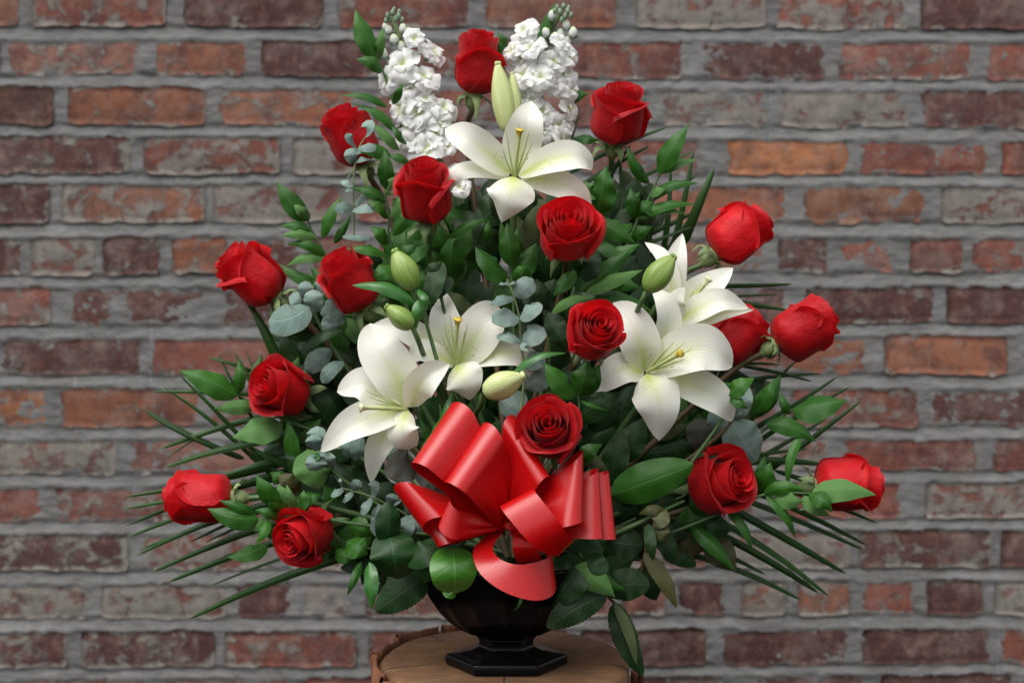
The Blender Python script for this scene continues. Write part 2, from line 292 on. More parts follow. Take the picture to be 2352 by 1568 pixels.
def rowy(i, u):
    a, b, c, d, _ = ROWS[i]; t = min(max(u/2352, -.2), 1.2)
    wob = 6*mn.noise(Vector((u*.006, i*7.3, 0)))+4*mn.noise(Vector((u*.03, i*7.3, 9)))+2*mn.noise(Vector((u*.09, i*3.3, 9))); wob2 = 6*mn.noise(Vector((u*.006, i*7.3+50, 0)))+4*mn.noise(Vector((u*.03, i*7.3+50, 9)))+2*mn.noise(Vector((u*.09, i*3.3+20, 9)))
    return a*(1-t)+c*t+wob, b*(1-t)+d*t+wob2
for i, row in enumerate(ROWS):
    for (x0, x1, cc, sm) in row[4]:
        nx, ny = max(5, int((x1-x0)/16)), 6
        V = np.zeros((nx+1, ny+1, 3)); jy = random.uniform(-.0025, .0015); sd_ = random.random()*99
        for a in range(nx+1):
            u = x0+(x1-x0)*a/nx; y0, y1 = rowy(i, u)
            for b in range(ny+1):
                v = y0+(y1-y0)*b/ny
                e = min(a, nx-a); f = min(b, ny-b)
                uu = u+(3 if a > nx/2 else -3)*abs(2*a/nx-1)+(2.6*mn.noise(Vector((v*.05, sd_, 1)))*(1.6 if e == 0 else .5)); vv = v+(3 if b > ny/2 else -3)*abs(2*b/ny-1)+(3.2*mn.noise(Vector((u*.035, sd_, b*.5)))*(1.4 if f == 0 else .4))
                if e == 0 and f == 0: uu += (4 if a == 0 else -4); vv += (3 if b == 0 else -3)
                yy = WY+jy+.0016*mn.noise(Vector((u*.02, v*.04, sd_)))+.001*mn.noise(Vector((u*.08, v*.1, sd_)))
                if e == 0 or f == 0: yy += .0022
                V[a, b] = P(uu, vv, WY); V[a, b, 1] = yy
        vs = V.reshape(-1, 3).tolist(); fs = [q[::-1] for q in gfaces(nx+1, ny+1)]
        ring = [a*(ny+1) for a in range(nx+1)]+[nx*(ny+1)+b for b in range(1, ny+1)]+[a*(ny+1)+ny for a in range(nx-1, -1, -1)]+[b for b in range(ny-1, 0, -1)]
        n0 = len(vs)
        for r_ in ring: q = vs[r_]; vs.append([q[0], q[1]+.03, q[2]])
        m_ = len(ring); fs += [(ring[q], ring[(q+1) % m_], n0+(q+1) % m_, n0+q) for q in range(m_)]
        o = link_mesh('brick', vs, fs, 'weathered_brick', wall)
        c = np.array(BC[cc])*random.uniform(.85, 1.2); o.color = (*c.tolist(), sm)
# mortar relief
st_ = 7; us = np.arange(-150, 2520, st_); vs_ = np.arange(-60, 1670, 5.5); MV = np.zeros((len(vs_), len(us), 3))
for b, u in enumerate(us):
    yy = [rowy(i, u) for i in range(len(ROWS))]
    for a, v in enumerate(vs_):
        dep = .0035
        for i in range(len(ROWS)):
            if yy[i][0] <= v <= yy[i][1]: dep = .0018+.0014*mn.noise(Vector((u*.02, v*.02, 3))); break
            lo, hi = (yy[i-1][1] if i else -60), yy[i][0]
            if lo < v < hi:
                f = (v-lo)/max(hi-lo, 1); nl_ = mn.noise(Vector((u*.012, i*9.1, 5)))
                f2 = min(1, max(0, f*(1+.25*nl_))); dep = (.0048+.0022*nl_)*(1-f2)**1.2-.0010*(f2 > .75)*(1+nl_)+.0006
                if f < .12: dep = .002+.0028*f/.12
                break
        nz = mn.noise(Vector((u*.03, v*.05, 0)))*.0012+mn.noise(Vector((u*.08, v*.09, 7)))*.0011+mn.noise(Vector((u*.2, v*.2, 7)))*.0010
        MV[a, b] = P(u, v, WY); MV[a, b, 1] = WY+dep+nz
grid_obj('mortar', MV, 'grey_mortar', wall)

# ------------------------------------------------ stump
SC = np.array([P(1159, 1500, -.02)[0], -.02, 0.0])
stump = thing('tree_stump', 'sawn tree stump with cracked top and peeling reddish bark under the black urn', 'stump', (SC[0], SC[1], -.35))
nA = 96; th = np.linspace(0, 2*math.pi, nA, endpoint=False)
rad = np.array([.118*(1+.035*mn.noise(Vector((math.cos(a)*1.6, math.sin(a)*1.6, 3)))+.012*mn.noise(Vector((math.cos(a)*9, math.sin(a)*9, 1)))) for a in th])
rows_ = []
for f, z in ((0.02, -.0), (.3, .0), (.6, .0005), (.85, 0), (.96, -.001), (1., -.004), (1.0, -.02), (1.0, -.1), (1.01, -.35)):
    rows_.append(np.stack([SC[0]+np.cos(th)*rad*f, SC[1]+1.3*np.sin(th)*rad*f, np.full(nA, z)], -1))
stump['_o'] = (float(SC[0]), float(SC[1]), 0.); stump.location = (SC[0], SC[1], 0)
grid_obj('cut_top', np.array(rows_), 'cut_wood', stump, flip=True, closed=True)
# bark in separate plates round the trunk
a0 = 0.
while a0 < 2*math.pi-.05:
    da = random.uniform(.35, .8); a1 = min(a0+da, 2*math.pi); gap = random.uniform(.01, .05); n_ = 14
    zt = random.choice((.003, .001, -.003)) if 1.4 < a0 < 4.4 else (random.uniform(-.012, .004) if random.random() < .75 else -.05); V = []
    for s_ in range(n_):
        a = a0+gap+(a1-a0-gap)*s_/(n_-1); rb = np.interp(a, th, rad); pr = .007+.006*mn.noise(Vector((a*5, 2, 0))); col = []
        lift = .006*(1 if s_ in (0, n_-1) else 0)
        for (q, z) in ((.0015+lift, -.35), (.0015+lift, zt-.004), (.002+lift, zt), (pr*.6+lift, zt+.001+.002*mn.noise(Vector((a*14, 5, 0)))), (pr+lift, zt-.003), (pr*1.15, zt-.03), (pr*.95, -.12), (pr*1.2, -.22), (pr*1.1, -.35)):
            rr_ = rb+q+(.002*mn.noise(Vector((a*20, z*40, 9))) if z < zt-.01 else 0); col.append((SC[0]+math.cos(a)*rr_, SC[1]+1.3*math.sin(a)*rr_, z))
        V.append(col)
    grid_obj('bark_plate', np.array(V), 'bark', stump); a0 = a1

# ------------------------------------------------ urn
UC = np.array([P(1163, 1500, -.05)[0], -.05, 0.])
urn = thing('pedestal_urn', 'glossy black fluted pedestal urn with hexagonal foot standing on the stump', 'urn', UC)
def lathe(name, prof, m=144, hexf=0., flute=0., ph=0.):
    a = np.linspace(0, 2*math.pi, m, endpoint=False); V = []
    for r_, z, hx, fl in prof:
        aa = (a-ph+math.pi/6) % (math.pi/3)-math.pi/6
        hr = math.cos(math.pi/6)/np.cos(aa)*1.0; hr = 1+(hr-1)*hx
        fr = 1-fl*np.abs(np.sin(a*8))**.5*.5+fl*.2
        V.append(np.stack([UC[0]+np.cos(a)*r_*hr*fr, UC[1]+np.sin(a)*r_*hr*fr, np.full(m, z)], -1))
    return grid_obj(name, np.array(V), 'black_glaze', urn, flip=True, closed=True)
k1 = K(-.05)
foot = [(.001, .001), (.056, .001), (.0575, .003), (.0578, .0125), (.0565, .0148), (.053, .0155), (.044, .0165), (.0425, .0175), (.041, .018), (.034, .0195), (.0315, .0205), (.0305, .0212), (.028, .0225), (.0262, .024), (.0252, .027), (.0252, .033), (.0272, .036), (.0275, .038), (.025, .0395)]
lathe('foot', [(r_*.98 if z < .02 else r_, z*.72, 1., 0) for r_, z in foot], ph=math.pi/6)
bowl = [(.019, .0262, .3), (.024, .0275, .5), (.033, .0305, .9), (.043, .0355, 1), (.053, .0425, 1), (.062, .0515, 1), (.069, .062, 1), (.074, .073, .9), (.077, .084, .6), (.079, .092, .2), (.080, .096, 0), (.078, .098, 0), (.074, .096, 0), (.068, .08, 0), (.04, .05, 0), (.001, .045, 0)]
lathe('bowl', [(r_, z, 0, .16*f) for r_, z, f in bowl])
foam_c = UC+np.array([0, 0, .1])

# ------------------------------------------------ roses
def rot_to(axis, spin):
    z = nrm(axis); x = nrm(np.cross((0.11, .2, .97) if abs(z[2]) < .95 else (1, 0, 0), z)); y = np.cross(z, x)
    c, s = math.cos(spin), math.sin(spin); return np.stack([x*c+y*s, -x*s+y*c, z], 1)
def sepal_set(parent, B, Rm, k, n=5, L=62, droop=1.0):
    for q in range(n):
        a = q*2*math.pi/n+random.uniform(-.3, .3); rad_ = Rm[:, 0]*math.cos(a)+Rm[:, 1]*math.sin(a); ax = Rm[:, 2]; l = L*k*random.uniform(.7, 1.15); d = droop*random.uniform(.3, 1.1)
        pts = [B+rad_*.004, B+rad_*(.010)+ax*.002, B+rad_*(l*.45+.004)-ax*l*.15*d, B+rad_*(l*.62)-ax*l*.62*d+np.array([0, 0, random.uniform(-.3, .1)])*l*.2]
        V = blade_verts(pts, 24*k, prof=(.25, .85), nh=ax*1.+rad_*.4, cup=.2, nl=11, nw=5, wave=.25, wk=3)
        grid_obj('sepal', V, 'sepal_green', parent)
def rose(label, cu, cv, Lpx, rr, ang, tilt, y, spin=0, openn=.5, stem=None, seed=1, curl=1., sep=1.0, lean=0, tone=1.):
    rs = random.getstate(); random.seed(seed); k = K(y); Lpx *= 1.01 if tilt < 20 else .95; tilt += 8 if tilt > 35 else 0
    ax = np.array([math.cos(R(ang))*math.cos(R(tilt)), -math.sin(R(tilt)), math.sin(R(ang))*math.cos(R(tilt))])
    L = Lpx*k; C = P(cu, cv, y); B = C-ax*L*.5; Rm = rot_to(ax, R(spin))
    t = thing('red_rose', label, 'rose', B, 'red roses in the arrangement')
    rr *= random.uniform(.98, 1.03)*(.90 if tilt < 20 else .97)
    npet = 15
    for i in range(8):
        f = i/(npet-1)                         # 0 outermost
        Ri = rr*.92*(1-f)**.85*.96+.05; ox, oy = [random.uniform(-.014, .014)*min(1, i/4)*(1-f)**.5 for _ in (0, 1)]; outer = max(0, 1-i/7)
        Hh = (.84+.16*min(1, i/8)**.7+random.uniform(-.02, .02))*(1-.05*openn*max(0, f-.35)/.65)
        half = R(68+70*f**.8+random.uniform(-6, 6)); phi = i*2.3999632+random.uniform(-.15, .15)
        cm = (R(95)*outer*random.uniform(.8, 1.2)+R(36)*(1-f)**2.2*(.4+openn))*curl
        if i < 5: cm *= random.choice((.55, 1., 1.2))
        wv = random.uniform(0, 6.28); ns, nt_ = (25, 19) if i < 7 else (73, 11)
        s = np.linspace(-1, 1, ns)[None]; tt = np.linspace(0, 1, nt_)[:, None]
        el = Hh*(1-(.15-.14*min(1, f*1.6))*np.abs(s)**2.4-.12*max(0, 1-2*f)*np.abs(s)**7)*(1+.018*np.sin(3*s+wv)+.025*np.exp(-(s/.2)**2)*outer)
        q = np.clip((tt-.70)/.30, 0, 1); q = q*q*(3-2*q)
        cc = cm*(.7+.45*np.abs(s)**1.5)*q; dt = 1/(nt_-1)
        sh = np.clip(tt/.34, 0, 1); shape = .16+.84*(1-(1-sh)**2.2)-(.10+.14*f)*np.clip((tt-.5)/.5, 0, 1)**1.5
        shape = shape+(.04+.17*outer)*max(0, openn-.35)*q
        dz = el*np.cos(cc)*dt*np.sqrt(np.clip(1-((1-sh)**2)*.55, .1, 1)); dr = el*np.sin(cc)*dt*.62
        z = np.cumsum(dz, 0)-dz[:1]*1; rr_ = Ri*shape*(1+.028*s)+np.cumsum(dr, 0)-dr[:1]
        rr_ = rr_+.012*tt*np.sin(4.3*s+wv+2*tt)*(.25+1.3*outer)+.006*max(.0, outer)*tt**2*np.sin(11*s+wv*3)
        ph = phi+s*half*(.62+.38*np.clip(tt/.35, 0, 1))*(1-.08*q)
        ph = ph+lean*0
        rr_ = rr_+.085*max(outer, .15*openn)*np.abs(s)**5*tt*(1-.4*(s > 0))+.020*outer*np.sin(2.2*s+wv*2)*np.sin(3*tt)
        V = np.stack([rr_*np.cos(ph)+ox*tt, rr_*np.sin(ph)+oy*tt, z*np.ones_like(ph)], -1)*L
        V = B+V@Rm.T
        o_ = grid_obj('petal', V, 'rose_petal', t); tn = tone*random.uniform(.85, 1.1); o_.color = (tn, tn, tn*1.1, 1)
    # inner petals: long strips wound into one loose spiral
    ro, ri, turns, nseg = (rr*.92*(.5)**.85*.96+.035)*.93, .014, 3.3, 4; w1, w2 = random.uniform(0, 6), random.uniform(0, 6)
    cx, cy = random.uniform(-.02, .02), random.uniform(-.02, .02)
    for k_ in range(nseg):
        p0, p1 = max(0, k_/nseg-.035), (k_+1)/nseg; n_ = int(100*(1-k_*.12)); p = np.linspace(p0, p1, n_)[None]; tt = np.linspace(0, 1, 12)[:, None]
        fi = -p*turns*2*math.pi+w1; rad_ = ri+(ro-ri)*(1-p)**.82; rad_ = rad_*(1+.055*np.sin(2.37*fi+w2)+.02*np.sin(5.1*fi))
        e = np.linspace(0, 1, n_)[None]; ed = np.clip(np.minimum(e/.10, (1-e)/.10), 0, 1); ed = ed*ed*(3-2*ed)
        hh = (.95+.05*p+.022*np.sin(2.37*fi+w2+1.)-.06*openn*(p-.5))*(.80+.20*ed)
        q = np.clip((tt-.80)/.20, 0, 1)**2; rad2 = rad_*(.45+.55*np.clip(tt/.5, 0, 1)**.7)*(1+.02*tt)+.040*q*(.35+.65*(1-p))*(.5+.5*openn)
        z = hh*tt-.014*q
        V = np.stack([rad2*np.cos(fi)+cx*p*tt, rad2*np.sin(fi)+cy*p*tt, z*np.ones_like(fi)], -1)*L
        o_ = grid_obj('petal', B+V@Rm.T, 'rose_petal', t); tn = tone*random.uniform(.88, 1.05); o_.color = (tn, tn, tn*1.1, 1)
    # hip, sepals and stem
    hp = [B-ax*.012, B-ax*.006, B+ax*.004]
    n_ = 8; Cn = catmull([B-ax*.016, B-ax*.008, B+ax*.006], n_); rad_ = np.array([.0028, .0042, .0062, .0074, .0078, .0080, .0085, .009]); a = np.linspace(0, 2*math.pi, 10, endpoint=False)
    V = Cn[:, None]+rad_[:, None, None]*(Rm[:, 0][None, None]*np.cos(a)[None, :, None]+Rm[:, 1][None, None]*np.sin(a)[None, :, None]); grid_obj('rose_hip', V, 'sepal_green', t, closed=True)
    if sep: sepal_set(t, B-ax*.002, Rm, k, L=84*sep)
    e = np.array(foam_c)+np.array([random.uniform(-.03, .03), random.uniform(-.01, .03), 0]); b0 = B-ax*.012
    if stem is None: stem = []
    pts = [b0, b0-ax*.045]+[P(*q) for q in stem]+[e*.6+b0*.4+np.array([0, .03, 0]), e]
    tube('stem', pts, .0030, .0032, 'brown_stem' if seed % 2 else 'green_stem', t, n=22)
    random.setstate(rs); return t
rose('red rose at the very top between the two white stock stalks', 1095, 142, 150, .375, 84, 14, .03, 20, .3, seed=11, curl=.8, tone=.85)
rose('red rose at upper right standing beside the right white stock stalk', 1421, 262, 152, .46, 82, 26, .01, 70, .6, seed=12, tone=.8)
rose('upper left red rose with eucalyptus twig crossing in front of it', 802, 312, 148, .38, 116, 16, .02, 10, .35, seed=13, lean=0)
rose('tall red rose bloom left of the top lily, touching its left petal', 977, 440, 164, .385, 94, 30, -.05, 0, .5, seed=14, curl=.9, tone=.85)
rose('widely opened red rose facing forward just under the top lily', 1306, 530, 142, .52, 86, 48, -.075, 35, .9, seed=15, curl=1.)
rose('highest red rose on the right side, tilted away to the right before bare brick', 1702, 538, 152, .44, 38, 6, .0, 40, .4, seed=16, curl=.8, tone=1.1)
rose('leftmost red rose of the upper half, with torn spiky rim pointing left', 575, 632, 160, .40, 138, 8, .0, 120, .7, seed=17, curl=.9)
rose('red rose left of the green lily buds, wrinkled side towards the viewer', 803, 643, 160, .375, 118, 24, -.03, 200, .4, seed=18, curl=.8)
rose('rightmost red rose of the upper half, hanging clear over the brick wall', 1845, 750, 155, .42, 33, 2, .0, 210, .4, seed=19, curl=.8)
rose('red rose with ragged rim squeezed between right lily and its outer neighbour rose', 1692, 770, 145, .43, 42, -4, .01, 80, .6, seed=20, curl=1.1)
rose('spiral centred red rose directly left of the big right lily', 1368, 762, 138, .48, 62, 56, -.110, 160, .8, seed=21, curl=.7)
rose('red rose on the left edge facing forward above the long palm blades', 645, 892, 146, .43, 158, 42, -.01, 90, .8, seed=22, curl=.7)
rose('dark red rose resting on top of the red ribbon bow', 1262, 988, 150, .46, 106, 58, -.115, 0, .9, seed=23, curl=.9, tone=.74)
rose('lowest left outer red rose lying sideways, opening towards the left', 455, 1142, 160, .355, 179, 2, .0, 40, .4, seed=24, curl=1., tone=1.1)
rose('red rose at bottom left facing forward under a ruscus sprig', 700, 1226, 150, .43, 200, 50, -.03, 100, .8, seed=25, curl=.7)
rose('red rose at lower right facing forward beside the large green leaf', 1655, 1106, 158, .455, 24, 42, -.03, 60, .9, seed=26, curl=.8)
rose('far right low red rose partly covered by a pale green leaf', 1950, 1113, 158, .43, 3, 2, .0, 10, .4, seed=27, curl=1., lean=0)
# ------------------------------------------------ lilies
def lily(label, c, y, tepals, style, fils, stig='anther_yellow', back=(0, .05)):
    t = thing('white_lily', label, 'lily', P(*c, y+.02), 'white lilies')
    for tp in tepals:
        pts, w_ = tp[0], tp[1]; o = tp[2] if len(tp) > 2 else {}
        o = dict(o); fl = o.pop('flip', False); P3 = [P(u, v, y+dy) for (u, v, dy) in pts]
        kw = dict(prof=(.62, .74), cup=-.10, fold=-.05, wave=.10, wk=1.6, nl=22, nw=11); kw.update(o)
        kw['prof'] = (kw['prof'][0], kw['prof'][1]+.12)
        V = blade_verts(P3, w_*K(y)*1.08, **kw); grid_obj('tepal', V, 'lily_tepal', t, flip=fl)
    s = [P(u, v, y+dy) for (u, v, dy) in style]; tube('style', s, .0016, .0018, 'style_green', t, 12, 8)
    d = nrm(s[-1]-s[-2]); hd = catmull([s[-1]-d*.006, s[-1], s[-1]+d*.0025], 7); T = d; A = nrm(np.cross(T, (0, 1, .1))); B_ = np.cross(T, A); a = np.linspace(0, 2*math.pi, 12, endpoint=False)
    rr_ = np.array([.0017, .002, .0026, .0034, .0042, .0040, .0005]); V = hd[:, None]+(rr_[:, None]*(1+.14*np.cos(3*a)[None]))[..., None]*(A*np.cos(a)[:, None]+B_*np.sin(a)[:, None])[None]
    grid_obj('stigma', V, stig, t, closed=True)
    for f in fils: tube('filament', [P(*style[0][:2], y+style[0][2]), P((style[0][0]*.45+f[0]*.55)+(f[0]-style[-1][0])*.05, style[0][1]*.45+f[1]*.55, y+f[2]*.6), P(f[0], f[1], y+f[2])], .0011, .0003, 'filament', t, 9, 6)
    c3 = P(*c, y+.012); tube('throat', [c3+np.array([0, .004, 0]), c3+np.array([0, .03, -.015]), P(c[0], c[1]+60, y+.06)], .006, .0035, 'pale_stem', t, 8)
    e = foam_c+np.array([random.uniform(-.03, .03), .02, 0]); tube('stem', [P(c[0], c[1]+55, y+.058), (P(c[0], c[1]+100, y+.07)+e)/2+np.array([0, .03, 0]), e], .0035, .004, 'green_stem', t, 14)
    return t
lily('topmost white lily, wide open, just below the two stock stalks', (1180, 405), -.055, [
 ([(1190,400,.012),(1197,340,.008),(1210,280,.0),(1221,232,.012)], 84, dict(prof=(.6,.7))),
 ([(1172,400,.004),(1125,355,-.008),(1070,315,-.01),(1022,296,.012)], 68, dict(prof=(.6,.58))),
 ([(1170,404,.010),(1115,388,.0),(1050,396,-.004),(1018,457,.008)], 46, dict(nh=(.1,-1,.5), cup=.1)),
 ([(1190,405,.010),(1255,372,-.006),(1315,358,-.008),(1345,368,.0),(1361,388,.012)], 70, dict(nh=(0,-1,.4))),
 ([(1195,407,.014),(1262,416,.004),(1325,442,.0),(1356,493,.014)], 58, {}),
 ([(1180,404,-.002),(1176,428,-.022),(1166,468,-.026),(1152,511,-.012)], 104, dict(prof=(.42,.74), cup=.16, fold=.1, nh=(0,-1,-.1))),
 ], [(1182,412,.0),(1186,370,-.012),(1194,302,-.022)], [(1163,300,-.02),(1215,306,-.02),(1192,283,-.018),(1155,345,-.02),(1222,330,-.022)])
lily('middle left white lily behind the two green buds', (1048, 838), -.06, [
 ([(1046,835,.012),(1033,780,.006),(1020,725,.004),(1022,670,.018)], 76, {}),
 ([(1052,836,.008),(1085,785,-.004),(1118,735,-.004),(1152,712,.012)], 96, dict(prof=(.6,.58))),
 ([(1050,838,.010),(1125,815,-.002),(1190,812,-.004),(1222,845,.0),(1237,883,.012)], 58, dict(nh=(0,-1,.3))),
 ([(1044,834,.014),(985,787,.002),(920,752,.0),(857,744,.016)], 58, dict(nh=(-.1,-1,.1))),
 ([(1044,838,.004),(1005,818,-.012),(968,805,-.012),(942,822,.0)], 52, dict(nh=(0,-1,.4), prof=(.6,.4))),
 ([(1046,838,-.002),(1058,858,-.022),(1072,888,-.024),(1080,919,-.012)], 88, dict(prof=(.45,.6), cup=.14, fold=.08)),
 ], [(1050,842,.0),(1047,795,-.014),(1052,736,-.026)], [(1021,750,-.02),(1034,724,-.02),(1074,744,-.022),(1068,762,-.022),(1014,770,-.016)])
lily('lowest left white lily beside the red ribbon bow, petals reaching down', (936, 938), -.09, [
 ([(938,934,.010),(912,870,-.004),(868,800,-.006),(851,742,.016)], 104, dict(prof=(.62,.66), nh=(.25,-1,.1))),
 ([(930,936,.014),(880,905,.004),(828,880,.004),(774,900,.016)], 80, dict(prof=(.55,.58), nh=(-.2,-1,.3))),
 ([(944,935,.006),(958,893,-.010),(990,858,-.014),(1032,836,-.004)], 66, dict(nh=(.4,-1,.3), fold=-.25)),
 ([(930,942,-.002),(868,952,-.018),(792,985,-.016),(736,1037,.004)], 76, dict(prof=(.55,.68), nh=(0,-1,.35))),
 ([(930,948,.010),(892,990,-.002),(862,1042,-.004),(852,1110,.012)], 58, dict(prof=(.6,.75))),
 ([(938,942,-.002),(924,970,-.018),(930,1002,-.020),(958,1024,-.006)], 70, dict(prof=(.5,.38), cup=.14)),
 ], [(935,940,.0),(890,938,-.02),(832,936,-.032)], [(841,897,-.022),(848,912,-.022),(872,905,-.02),(858,925,-.024)], 'stigma_pale')
lily('large white lily on the right with orange stigma, next to the spiral rose', (1482, 855), -.062, [
 ([(1486,850,.016),(1518,792,.008),(1536,735,.004),(1524,690,.008),(1498,664,.022)], 58, dict(nh=(.2,-1,0))),
 ([(1482,852,.006),(1472,795,-.008),(1448,738,-.008),(1408,695,.010)], 88, dict(prof=(.6,.62))),
 ([(1480,856,.006),(1438,846,-.006),(1395,866,-.006),(1352,909,.008)], 74, dict(nh=(-.1,-1,.4))),
 ([(1492,860,.010),(1560,872,.0),(1625,900,-.002),(1662,930,.002),(1681,968,.014)], 76, dict(nh=(0,-1,.2), prof=(.6,.7))),
 ([(1488,852,.004),(1548,818,-.012),(1610,800,-.012),(1655,815,-.006),(1682,842,.008)], 104, dict(nh=(0,-1,.35), prof=(.6,.7))),
 ([(1484,858,-.002),(1502,890,-.020),(1516,945,-.022),(1514,1012,-.006)], 102, dict(prof=(.5,.62), cup=.10, fold=.06)),
 ], [(1486,854,-.002),(1520,835,-.020),(1562,812,-.034)], [(1548,786,-.025),(1575,786,-.027),(1574,824,-.03),(1528,804,-.022),(1590,800,-.028)])
lily('half hidden white lily at the back right, seen from its side', (1557, 738), -.035, [
 ([(1552,735,.018),(1545,660,.012),(1553,595,.010),(1568,536,.020)], 56, {}),
 ([(1548,735,.012),(1542,650,.004),(1522,590,.004),(1481,556,.02)], 42, dict(nh=(.3,-1,.1))),
 ([(1562,735,.014),(1590,690,.008),(1635,652,.006),(1684,615,.014)], 72, dict(nh=(-.2,-1,.2))),
 ([(1557,742,.010),(1612,732,.006),(1670,716,.008),(1731,711,.018)], 34, dict(flip=True)),
 ([(1558,738,.0),(1605,708,-.010),(1660,690,-.010),(1720,708,.004)], 60, dict(nh=(0,-1,.4))),
 ([(1558,742,-.006),(1549,715,-.014),(1552,688,-.018),(1573,660,-.012)], 50, dict(prof=(.5,.7), cup=.05)),
 ], [(1575,715,.0),(1598,680,-.004),(1627,643,-.008)], [(1600,655,-.0),(1610,650,-.004),(1590,668,-.004)], 'stigma_pale')

# ------------------------------------------------ lily buds
def bud_mesh(parent, b, tp, w_, y, matn, yt=0):
    A_, B_ = P(*b, y), P(*tp, y+yt); ax = B_-A_; L = np.linalg.norm(ax); Rm = rot_to(ax, random.random()*6); n_ = 20; m_ = 24
    t = np.linspace(0, 1, n_); r_ = w_*K(y)/2*np.clip(np.sin(math.pi*np.clip(t*.93+.05, 0, 1)**.85), .12, 1)**.75; r_[-1] = 0; r_[0] *= .4
    a = np.linspace(0, 2*math.pi, m_, endpoint=False)
    lob = 1-.14*np.abs(np.cos(1.5*a+.5))**6*np.minimum(1, t[:, None]*3)
    V = A_+((np.stack([np.cos(a)[None]*r_[:, None]*lob, np.sin(a)[None]*r_[:, None]*lob, t[:, None]*L*np.ones((1, m_))], -1))@Rm.T)
    o = grid_obj('bud', V, matn, parent, closed=True); 
    for q in range(3):
        a1 = (q*2+1.)*math.pi/3; rr_ = w_*K(y)*.07; e = B_-nrm(ax)*L*.03+Rm[:, 0]*math.cos(a1)*rr_+Rm[:, 1]*math.sin(a1)*rr_
        sphere('bud_tip', e, w_*K(y)*.10, matn, parent, 6, 7, (1, 1, 1.2))
def bud(label, b, tp, w_, y, stem, matn='lily_bud_green', extra=None):
    t = thing('lily_bud', label, 'lily bud', P(*b, y), 'closed lily buds')
    bud_mesh(t, b, tp, w_, y, matn)
    if extra: bud_mesh(t, *extra, y+.005, matn)
    s = [P(*b, y)]+[P(*q) for q in stem]; tube('stem', s, .0022, .003, 'green_stem', t, 14, 8)
    return t
bud('tall pale green double lily bud standing behind the top lily', (1166,306), (1142,142), 52, -.005, [(1172,350,0),(1176,450,.01),(1180,700,.02)], 'lily_bud_pale', ((1190,300),(1176,165),34))
bud('upper of the two green lily buds left of centre', (952,664), (905,575), 64, -.085, [(968,700,-.08),(985,760,-.05),(1010,880,-.02),(1080,1100,0)])
bud('lower and smaller green lily bud left of centre, in front of a petal', (948,752), (887,702), 50, -.105, [(962,785,-.10),(975,820,-.07),(1010,900,-.02),(1090,1100,0)])
bud('plump yellow green lily bud lying sideways just above the bow', (1110,902), (1204,862), 66, -.11, [(1104,930,-.10),(1088,975,-.06),(1110,1100,0)], 'lily_bud_pale')
bud('green lily bud at right, in front of the half hidden lily', (1484,668), (1548,587), 62, -.085, [(1470,700,-.08),(1430,780,-.03),(1300,1000,0)])

